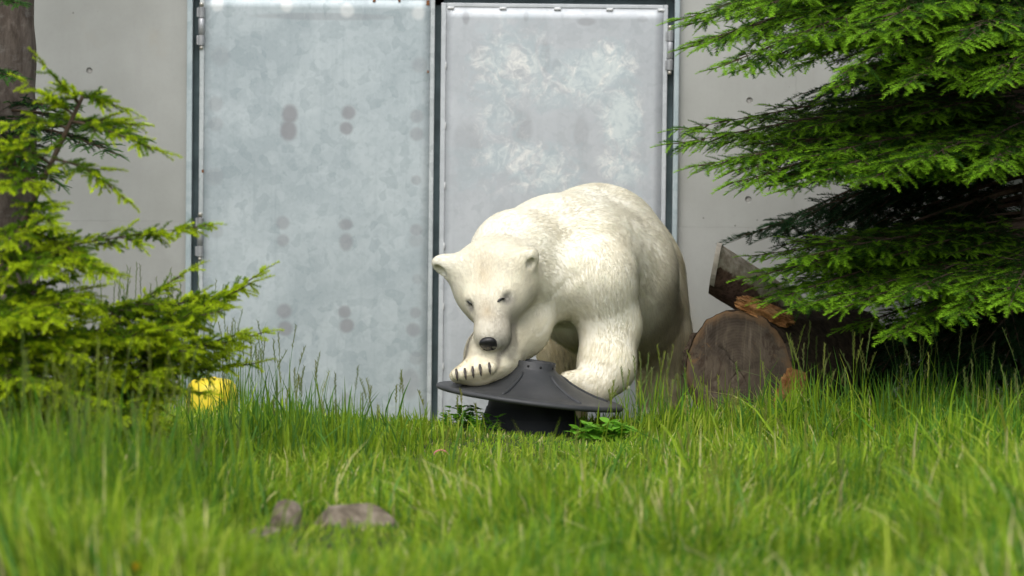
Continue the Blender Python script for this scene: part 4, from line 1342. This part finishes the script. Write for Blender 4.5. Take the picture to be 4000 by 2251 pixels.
    area = area * (1 + 2.5 * np.exp(-(np.linalg.norm(tc_ - H(0.15, 0, -0.06), axis=1) / 0.26) ** 4)) * np.where(tc_[:, 1] > 20.6, 0.7, 1.0)
    # leave out the far side that touches nothing but the wall
    NS = 205000
    tri = rs.choice(len(T), NS, p=area / area.sum())
    b = rs.dirichlet((1, 1, 1), NS)
    def itp(A_): return (A_[T[tri]] * b[..., None]).sum(1)
    p0 = itp(V); nn = itp(vn); nn /= np.linalg.norm(nn, axis=1)[:, None]
    fl = itp(flow); L = (ln[T[tri]] * b).sum(1)
    cc = itp(C)
    keep = (np.linalg.norm(p0 - H(hl, 0, -0.055), axis=1) > 0.036)
    for sd in (-1, 1): keep &= np.linalg.norm(p0 - H(0.200, sd * 0.082, -0.030), axis=1) > 0.010
    p0, nn, fl, L, cc = p0[keep], nn[keep], fl[keep], L[keep], cc[keep]
    M_ = len(p0)
    # locks: neighbours lean together
    lock = np.stack([vnoise(p0, 45, 5), vnoise(p0, 45, 6), vnoise(p0, 45, 7)], 1) * 0.16 + np.stack([vnoise(p0, 14, 8), vnoise(p0, 14, 9), vnoise(p0, 14, 10)], 1) * 0.17
    fl = fl + lock * np.minimum(1, L / 0.03)[:, None] + rs.normal(size=(M_, 3)) * 0.10
    fl -= nn * (fl * nn).sum(1)[:, None]; fl /= np.linalg.norm(fl, axis=1)[:, None] + 1e-9
    L = L * rs.uniform(0.55, 1.15, M_)
    lift = rs.uniform(0.10, 0.32, M_) + 0.1 * vnoise(p0, 30, 11)
    lift = lift + 0.42 * np.clip((0.026 - L) / 0.02, 0, 1)
    sink = np.where(L < 0.02, 0.0004, 0.0018)
    side = np.cross(fl, nn)
    tw = rs.uniform(-0.35, 0.35, M_)
    side = side * np.cos(tw)[:, None] + nn * np.sin(tw)[:, None]
    w = (0.0007 + 0.0008 * rs.rand(M_)) * (0.7 + 0.5 * np.minimum(1, L / 0.03))
    rows = []
    for t, wf in ((0, 1.0), (0.5, 0.85)):
        c = p0 - nn * sink[:, None] + fl * (L * t)[:, None] + nn * (L * (lift * t - 0.45 * lift * t * t))[:, None]
        rows += [c - side * (w * wf)[:, None], c + side * (w * wf)[:, None]]
    t = 1.0
    rows.append(p0 - nn * sink[:, None] + fl * L[:, None] + nn * (L * (lift * 0.5))[:, None])
    VV = np.stack(rows, 1).reshape(-1, 3)
    base = (np.arange(M_) * 5)[:, None]
    FF = np.concatenate([base + np.array([k])for k in ([0, 1, 3], [0, 3, 2], [2, 3, 4])])
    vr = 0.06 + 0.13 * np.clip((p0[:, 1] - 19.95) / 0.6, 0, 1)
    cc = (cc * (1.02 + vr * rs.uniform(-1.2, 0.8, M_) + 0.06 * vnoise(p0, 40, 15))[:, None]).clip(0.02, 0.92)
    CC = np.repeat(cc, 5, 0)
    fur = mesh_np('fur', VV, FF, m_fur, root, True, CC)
    # strands in a dense coat shade with the body they lie on
    rn = np.cross(side, fl); rn *= np.sign((rn * nn).sum(1))[:, None]
    cn = nn + 0.25 * rn; cn /= np.linalg.norm(cn, axis=1)[:, None]
    fur.data.normals_split_custom_set_from_vertices(np.repeat(cn, 5, 0).astype(np.float32))
    tag(fur, kind='stuff')
    # ---- nose leather with nostrils
    bm = bmesh.new(); bmesh.ops.create_icosphere(bm, subdivisions=4, radius=1.0)
    nc = H(hl + 0.004, -0.011, -0.045)
    for v_ in bm.verts:
        p = np.array(v_.co)
        q = vec(p[0] * 0.030, p[1] * (0.037 + 0.008 * max(0, p[2])), p[2] * 0.040)
        if p[0] > 0:
            q[0] *= 0.75
            for sd in (-1, 1):
                d = math.hypot((p[1] - sd * 0.48) / 0.26, (p[2] + 0.28) / 0.32)
                q[0] -= 0.012 * max(0, 1 - d * d)
            q[0] -= 0.003 * max(0, 1 - abs(p[1]) / 0.12) * (p[2] < 0)
        v_.co = Vector(nc + f * q[0] + r * q[1] + u * q[2])
    obj_bm('nose', bm, m_nose, root, True)
    # ---- eyes, half closed
    for sd in (-1, 1):
        bm = bmesh.new(); bmesh.ops.create_icosphere(bm, subdivisions=3, radius=1.0)
        tgt = np.array((1829, 1190)) if sd < 0 else np.array((1966, 1168))
        hv = V[(np.linalg.norm(V - H(0.2, 0, -0.06), axis=1) < 0.2)]
        px = np.array([PX(q) for q in hv]); dd = np.linalg.norm(px - tgt, axis=1)
        near = hv[dd < 12]; ec = near[np.argmin(near[:, 1])] + vec(0, 0.001, 0)
        vi = np.argmin(np.linalg.norm(V - ec, axis=1)); a3 = vn[vi]
        a1 = nrm(P_dir(1.0, -0.42 if sd > 0 else 0.22)); a1 = nrm(a1 - a3 * (a1 @ a3)); a2 = np.cross(a3, a1)
        for v_ in bm.verts:
            p = np.array(v_.co)
            v_.co = Vector(ec + a1 * p[0] * 0.021 + a2 * (p[1] * 0.0060 - 0.004 * p[0] * p[0]) + a3 * p[2] * 0.0085)
        obj_bm('eye', bm, m_eye, root, True)
    # ---- claws of the paw on the brim
    for i, tp_ in enumerate(toes):
        bm = bmesh.new()
        st_ = tp_ + vec(-0.004, -0.016, 0.022); dn = nrm(vec(0.12, -0.25, -1.0))
        pts = [st_, st_ + dn * 0.016 + vec(0, -0.007, 0.001), st_ + dn * 0.034 + vec(0, -0.0095, 0), st_ + dn * 0.049 + vec(0.001, -0.0065, 0)]
        bm_tube(bm, [Vector(q) for q in pts], [0.0046, 0.0070, 0.0056, 0.0014], 10)
        obj_bm('claw', bm, m_claw, root, True)
    return root
build_bear()

# ------------------------------------------------------------------ grass and weeds
M_GRASS = leaf_material('grass_blades', trans=0.4, rough=0.5, spec=0.12)
PAL = np.array([(0.140, 0.240, 0.013), (0.205, 0.310, 0.018), (0.058, 0.155, 0.013), (0.090, 0.205, 0.033), (0.30, 0.365, 0.045), (0.48, 0.45, 0.20)])

def blades(xy, h, w, tint, seed, lean=0.5, gz=None, comb=None):
    """curved tapering blades; returns V, F, C"""
    r = np.random.RandomState(seed)
    n = len(xy)
    z0 = ground_z(xy[:, 0], xy[:, 1]) - 0.01 if gz is None else gz
    a = r.uniform(0, 2 * math.pi, n)
    d = np.stack([np.cos(a), np.sin(a)], 1)
    if comb is not None:
        d = d * 0.8 + np.stack(comb, 1); d /= np.linalg.norm(d, axis=1)[:, None] + 1e-6
    b = np.abs(r.normal(0, lean, n)) * h
    fa = r.uniform(0, math.pi, n)
    sd = np.stack([np.cos(fa), np.sin(fa) * 0.5], 1)
    rows = []
    for t, wf in ((0, 0.7), (0.38, 1.0), (0.72, 0.72)):
        c = xy + d * (b * t ** 1.9)[:, None]
        z = z0 + h * (t - 0.32 * np.minimum(b / h, 1.2) * t * t)
        for s_ in (-1, 1):
            rows.append(np.concatenate([c + s_ * sd * (w * wf)[:, None], z[:, None]], 1))
    c = xy + d * b[:, None]
    rows.append(np.concatenate([c, (z0 + h * (1 - 0.36 * np.minimum(b / h, 1.2)))[:, None]], 1))
    V = np.stack(rows, 1).reshape(-1, 3)
    base = (np.arange(n) * 7)[:, None]
    F = np.concatenate([base + np.array([k]) for k in ([0, 1, 3], [0, 3, 2], [2, 3, 5], [2, 5, 4], [4, 5, 6])])
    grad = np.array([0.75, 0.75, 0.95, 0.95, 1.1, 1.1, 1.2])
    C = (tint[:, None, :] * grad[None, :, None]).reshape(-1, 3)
    return V, F, C

def seed_stalks(xy, h, tint, seed, lean=0.12, head=0.3, hw=0.004):
    """thin stalk with a narrow seed head of small husks"""
    r = np.random.RandomState(seed)
    Vs, Fs, Cs = [], [], []; off = 0
    for i, (x, y) in enumerate(xy):
        z0 = float(ground_z(x, y)) - 0.01
        a = r.uniform(0, 6.28); b = abs(r.normal(0, lean)) * h[i]
        pt = lambda t: np.array((x + math.cos(a) * b * t * t, y + math.sin(a) * b * t * t, z0 + h[i] * (t - 0.2 * (b / h[i]) * t * t)))
        ts = np.linspace(0, 1, 6)
        V = []
        for t in ts:
            p = pt(t); w = 0.0016 * (1 - 0.6 * t)
            V += [p + (-w, 0, 0), p + (w, 0, 0)]
        F = [(2 * k + q[0], 2 * k + q[1], 2 * k + q[2]) for k in range(5) for q in ((0, 1, 3), (0, 3, 2))]
        nst = len(V)
        m = int(26 * head / 0.3)
        for k in range(m):
            t = 1 - head * (k / m)
            p = pt(t)
            side = r.choice((-1, 1)); d = nrm(np.array((side * r.uniform(.3, .8), r.uniform(-.4, .4), 1.0)))
            L = r.uniform(0.010, 0.017); sw = np.array((hw * 0.5, 0, 0))
            q = len(V)
            V += [p - sw, p + sw, p + d * L]; F += [(q, q + 1, q + 2)]
        V = np.array(V); c = np.repeat(tint[i][None], len(V), 0)
        c[nst:] = c[nst:] * 0.45 + np.array((0.20, 0.17, 0.075)) * 0.55
        Vs.append(V); Fs.append(np.array(F) + off); Cs.append(c); off += len(V)
    return np.concatenate(Vs), np.concatenate(Fs), np.concatenate(Cs)

def join(parts):
    V, F, C = [], [], []; o = 0
    for v, f, c in parts:
        V.append(v); F.append(f + o); C.append(c); o += len(v)
    return np.concatenate(V), np.concatenate(F), np.concatenate(C)

def fnoise(x, y, f, seed):
    return vnoise(np.stack([x, y, np.zeros_like(x)], 1), f, seed)

def stz0(x, y):
    return (1 - sstep(0.30, 0.5, np.abs(x + 0.62))) * sstep(14.3, 14.7, y) * (1 - sstep(15.8, 16.1, y))

def build_grass():
    r = np.random.RandomState(77)
    # lawn: denser where the picture shows it larger
    n = 132000
    y = 13.2 + (21.52 - 13.2) * r.rand(n) ** 0.92
    x = (r.rand(n) * 2 - 1) * (0.125 * y + 0.55)
    # thin out inside the feeder's foot
    keep = np.hypot(x - FD.x, y - FD.y) > 0.19
    x, y = x[keep], y[keep]; n = len(x)
    n1 = fnoise(x, y, 2.2, 21); n2 = fnoise(x, y, 6.0, 22)
    left = 1 - sstep(-1.75, -1.05, x + 0.1 * n1 + 0.06 * (y - 17))
    h = 0.062 + 0.035 * sstep(-1, 1, n1) + 0.03 * n2.clip(-1, 1) + 0.16 * left * (1 - sstep(18.2, 20, y))
    h += 0.10 * sstep(0.9, 1.7, x) * (1 - sstep(17.5, 19.0, y)) * 0.6
    near = 1 - sstep(15.2, 17.8, y)
    cl = sstep(0.1, 1.2, fnoise(x, y, 3.4, 23))
    h += 0.055 * near * (1 - stz0(x, y)) + 0.12 * cl * (0.45 + 0.55 * near) + 0.07 * sstep(0.62, 0.8, x) * np.exp(-((y - 19.35) / 0.35) ** 2) + 0.05 * sstep(1.2, 1.8, x)
    h *= r.uniform(0.5, 1.45, n)
    tall = r.rand(n) < (0.03 + 0.05 * left)
    h[tall] *= r.uniform(1.3, 2.0, tall.sum())
    h *= 1 - 0.35 * sstep(20.3, 21.3, y)
    h *= 1 - 0.25 * sstep(17.5, 18.8, y) * np.exp(-((x - 0.0) / 0.9) ** 2)
    nearf = np.hypot(x - FD.x, y - FD.y - 0.05)
    h = np.where(nearf < 0.46, np.minimum(h, 0.045 + 0.22 * np.maximum(0, (FD.y - 0.14 - y)).clip(0, 0.3)), h)
    stz = (1 - sstep(0.30, 0.42, np.abs(x + 0.62))) * sstep(14.6, 14.9, y) * (1 - sstep(15.8, 15.95, y))
    h *= 1 - 0.62 * stz
    h *= 1 - 0.5 * np.exp(-((x - FD.x) / 0.34) ** 4) * sstep(18.3, 18.8, y) * (1 - sstep(19.6, 19.9, y))
    h = h.clip(0.03, 0.42)
    w = r.uniform(0.0016, 0.0040, n) * (0.85 + h * 2.2)
    pn = fnoise(x, y, 1.3, 31); pm = fnoise(x, y, 4.0, 32)
    wts = np.stack([0.9 + 0 * x, 0.75 + 0.5 * pn, 0.40 - 0.35 * pn + 0.7 * left + 0.5 * sstep(1.0, 2.0, x), 0.35 + 0.3 * pm + 0.3 * left, 0.45 + 0.3 * pn + 0.3 * pm, 0.13 + 0.08 * pm], 1).clip(0.03, None)
    wts /= wts.sum(1)[:, None]
    ci = (wts.cumsum(1) < r.rand(n)[:, None]).sum(1).clip(0, 5)
    tint = PAL[ci] * r.uniform(0.85, 1.4, n)[:, None]
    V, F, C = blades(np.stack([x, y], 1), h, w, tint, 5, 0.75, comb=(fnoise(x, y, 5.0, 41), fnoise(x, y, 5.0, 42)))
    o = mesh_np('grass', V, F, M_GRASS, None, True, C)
    tag(o, 'fresh green uncut grass covering the ground', 'grass', None, 'stuff')
    # taller tufts: px, Y, blades, spread x, spread y, height, stalks, palette rows, label
    def tuft(px, Y, nb, sx, sy, hb, ns, hs, rows, label, seed, wid=0.0032, head=0.25):
        rr = np.random.RandomState(seed)
        c = P(px, 1600, Y)
        parts = []
        if nb:
            xy = np.stack([c.x + rr.normal(0, sx, nb), Y + rr.normal(0, sy, nb)], 1)
            xy[:, 1] = np.minimum(xy[:, 1], 21.5)
            t = PAL[rr.choice(rows, nb)] * rr.uniform(0.7, 1.2, nb)[:, None]
            hh = hb * rr.uniform(0.45, 1.1, nb)
            parts.append(blades(xy, hh, wid * rr.uniform(0.6, 1.2, nb), t, seed + 1, 0.32))
        if ns:
            xy = np.stack([c.x + rr.normal(0, sx, ns), Y + rr.normal(0, sy, ns)], 1)
            xy[:, 1] = np.minimum(xy[:, 1], 21.5)
            t = PAL[rr.choice(rows, ns)] * rr.uniform(0.6, 1.1, ns)[:, None]
            parts.append(seed_stalks(xy, hs * rr.uniform(0.65, 1.05, ns), t, seed + 2, 0.14, head))
        V, F, C = join(parts)
        gz = float(ground_z(c.x, Y))
        o = mesh_np('tall_grass', V, F, M_GRASS, None, True, C, origin=(c.x, Y, gz))
        tag(o, label, 'grass', None, 'stuff')
    tuft(560, 20.9, 90, 0.20, 0.12, 0.55, 60, 0.75, [2, 3], 'dark tuft of tall seeding grass against the wall behind the low spruce', 1, 0.0026, 0.35)
    tuft(1060, 19.0, 420, 0.19, 0.45, 0.28, 20, 0.42, [0, 2, 3], 'tall green grass clump standing before the left door leaf', 2, 0.004)
    tuft(960, 20.4, 60, 0.10, 0.15, 0.30, 24, 0.46, [2, 3, 0], 'thin seeding grass around the yellow drum', 3, 0.003)
    tuft(1330, 18.3, 300, 0.16, 0.3, 0.26, 14, 0.36, [0, 1, 3], 'arching grass clump between the left door leaf and the stones', 4, 0.004)
    tuft(2590, 19.65, 130, 0.12, 0.12, 0.26, 16, 0.36, [1, 0, 3], 'loose grass stalks beside the bear\'s hind leg', 5, 0.003)
    tuft(3260, 19.2, 260, 0.18, 0.25, 0.30, 20, 0.46, [0, 3, 1], 'tall grass with seed heads growing right of the log', 6, 0.004)
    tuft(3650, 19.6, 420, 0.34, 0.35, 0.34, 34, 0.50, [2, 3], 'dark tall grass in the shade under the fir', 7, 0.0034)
    tuft(3880, 18.6, 160, 0.18, 0.3, 0.34, 14, 0.40, [2, 0, 3], 'long arching grass in front of the fir\'s shaded foot', 8, 0.005)
    tuft(3905, 21.2, 20, 0.06, 0.08, 0.5, 12, 0.95, [0, 3], 'slender tall grass stalks against the wall behind the fir', 9, 0.0026, 0.2)
    tuft(230, 15.4, 900, 0.28, 0.5, 0.54, 80, 0.68, [0, 1, 3, 2], 'long foreground grass with pale seed heads below the spruces', 10, 0.004, 0.3)
    tuft(560, 16.2, 520, 0.18, 0.5, 0.30, 30, 0.42, [0, 2, 3], 'rank green grass in front of the low spruce', 11, 0.004, 0.3)
    tuft(60, 18.6, 200, 0.25, 0.4, 0.36, 30, 0.62, [2, 3, 0], 'grass clump under the leaning spruce by the thick trunk', 12, 0.0035, 0.3)
    tuft(2880, 19.35, 110, 0.16, 0.06, 0.17, 8, 0.26, [1, 0, 4], 'grass blades standing before the sawn log face', 15, 0.0036, 0.3)
    tuft(3050, 17.2, 220, 0.35, 0.5, 0.20, 16, 0.30, [1, 4, 0], 'yellowish longer grass in the meadow before the log', 13, 0.0038, 0.3)
    tuft(2440, 19.3, 40, 0.10, 0.06, 0.17, 6, 0.30, [1, 0], 'sparse grass stalks growing past the brim of the feeder', 14, 0.003, 0.3)

    tuft(1720, 19.0, 90, 0.10, 0.12, 0.15, 5, 0.24, [1, 4, 0], 'low yellow-green tuft left of the feeder\'s foot', 16, 0.0036, 0.3)
    tuft(2700, 19.0, 160, 0.16, 0.15, 0.19, 8, 0.28, [1, 0, 4], 'uneven tuft in the grass between feeder and log', 18, 0.004, 0.3)
    tuft(1900, 16.6, 220, 0.20, 0.25, 0.20, 8, 0.30, [4, 1, 3], 'pale loose tuft in the middle of the meadow', 19, 0.0042, 0.3)
    tuft(3400, 16.2, 300, 0.24, 0.3, 0.24, 10, 0.34, [2, 0, 3], 'darker rank tuft in the meadow right of the stones', 20, 0.0044, 0.3)
    tuft(2700, 15.6, 240, 0.22, 0.25, 0.20, 8, 0.30, [4, 1, 5], 'straw-coloured tuft in the blurred foreground', 21, 0.0044, 0.3)

    # broad-leaved weeds: stem with paired leaves
    n = NT('weed_leaf')
    v = n.coord()
    c = n.mix(n.noise(v, 30, 3), (0.15, 0.38, 0.025), (0.24, 0.52, 0.05))
    mw = n.principled(c, 0.5, 0, None, 0.3)
    wb = [q for q in n.t.nodes if q.type == 'BSDF_PRINCIPLED'][0]
    wt = n.n('ShaderNodeBsdfTranslucent'); n.l(c, wt.inputs[0])
    wm = n.n('ShaderNodeMixShader'); wm.inputs[0].default_value = 0.45
    n.l(wb.outputs[0], wm.inputs[1]); n.l(wt.outputs[0], wm.inputs[2]); n.l(wm.outputs[0], n.out.inputs[0])
    bm = bmesh.new()
    seg = 7; rows_ = []
    for i in range(seg + 1):
        t = i / seg; w = 0.36 * math.sin(math.pi * min(1, t * 0.95 + 0.05)) ** 0.8 + 0.003
        rows_.append([bm.verts.new((t, sd * w, 0.12 * abs(sd) * w - 0.18 * t * t)) for sd in (-1, 0, 1)])
    for a, b in zip(rows_[:-1], rows_[1:]):
        for k in range(2): bm.faces.new((a[k], a[k + 1], b[k + 1], b[k]))
    leaf_me = bpy.data.meshes.new('leaf'); bm.to_mesh(leaf_me); bm.free(); leaf_me.materials.append(mw)
    leaf_me.polygons.foreach_set('use_smooth', [True] * len(leaf_me.polygons))
    def weed(px, Y, hgt, nst, lsz, label, seed):
        rr = random.Random(seed)
        c = P(px, 1600, Y); gz = float(ground_z(c.x, Y))
        root = empty('weed_plant', (c.x, Y, gz)); tag(root, label, 'weed')
        for s_ in range(nst):
            a = rr.uniform(0, 6.28); ln = rr.uniform(0.1, 0.5) * hgt; hh = hgt * rr.uniform(0.6, 1.0)
            p0 = Vector((c.x + rr.uniform(-.03, .03) * 2, Y + rr.uniform(-.03, .03), gz - 0.01)); p1 = p0 + Vector((math.cos(a) * ln, math.sin(a) * ln, hh))
            bm = bmesh.new(); bm_tube(bm, [p0, p0.lerp(p1, 0.5) + Vector((0, 0, 0.01)), p1], [0.0016, 0.0014, 0.001], 5)
            st = obj_bm('stem', bm, mw, root, True)
            for k in range(5):
                t = 0.35 + 0.65 * k / 4
                p = p0.lerp(p1, t)
                for q in range(2 if k < 4 else 3):
                    o = bpy.data.objects.new('leaf', leaf_me); link(o, st)
                    o.location = p - Vector((c.x, Y, gz))
                    L = lsz * rr.uniform(0.6, 1.1)
                    o.scale = (L, L, L)
                    o.rotation_euler = (rr.uniform(-.3, .3), rr.uniform(-.6, .15), k * 1.57 + q * (math.pi if k < 4 else 2.1) + rr.uniform(-.4, .4))
    weed(1800, 19.6, 0.11, 10, 0.042, 'low leafy weed with small bright leaves under the brim\'s raised side', 1)
    weed(1890, 19.4, 0.095, 7, 0.038, 'little leafy weed against the foot of the feeder', 2)
    weed(2310, 19.12, 0.095, 8, 0.060, 'broad-leaved bright green weed at the lowered side of the brim', 3)
    weed(2425, 19.15, 0.085, 7, 0.055, 'small broad-leaved weed between the feeder and the log', 4)
    weed(2860, 19.3, 0.06, 4, 0.032, 'small leafy weed at the foot of the sawn log face', 5)
    # white clover heads
    m_pet = simple('clover_white', (0.72, 0.70, 0.62), 0.7, var=0.2, scale=200)
    m_st = simple('stem_green', (0.10, 0.19, 0.04), 0.6)
    def flower(name, px, py, Y, rad, mat, label, cat):
        c = P(px, py, Y); gz = float(ground_z(c.x, Y)) - 0.005
        root = empty(name, (c.x, Y, gz)); tag(root, label, cat)
        bm = bmesh.new(); bm_tube(bm, [(c.x, Y, gz), (c.x + 0.004, Y, (gz + c.z) / 2), (c.x, Y, c.z)], 0.0013, 6); obj_bm('stem', bm, m_st, root)
        bm = bmesh.new()
        for k in range(26):
            a = k * 2.4; e = math.acos(1 - 1.5 * (k + .5) / 26)
            d = Vector((math.sin(e) * math.cos(a), math.sin(e) * math.sin(a), math.cos(e)))
            s = d.cross(Vector((0.1, 0.2, 1))).normalized() * rad * 0.28
            q = Vector((c.x, Y, c.z))
            vs_ = [bm.verts.new(q + d * rad * 0.2 - s * .5), bm.verts.new(q + d * rad * 0.2 + s * .5), bm.verts.new(q + d * rad * .8 + s), bm.verts.new(q + d * rad), bm.verts.new(q + d * rad * .8 - s)]
            bm.faces.new(vs_)
        obj_bm('flower_head', bm, mat, root)
    flower('clover_flower', 1842, 1588, 19.7, 0.009, m_pet, 'single white clover flower by the leafy weed under the brim', 'flower')
    flower('clover_flower', 2455, 1516, 19.7, 0.010, m_pet, 'single white clover flower before the bear\'s standing foreleg', 'flower')
    flower('dandelion_flower', 530, 2222, 13.6, 0.022, simple('dandelion_yellow', (0.85, 0.55, 0.02), 0.6, var=0.15, scale=100), 'yellow dandelion flower in the blurred foreground grass', 'flower')
build_grass()
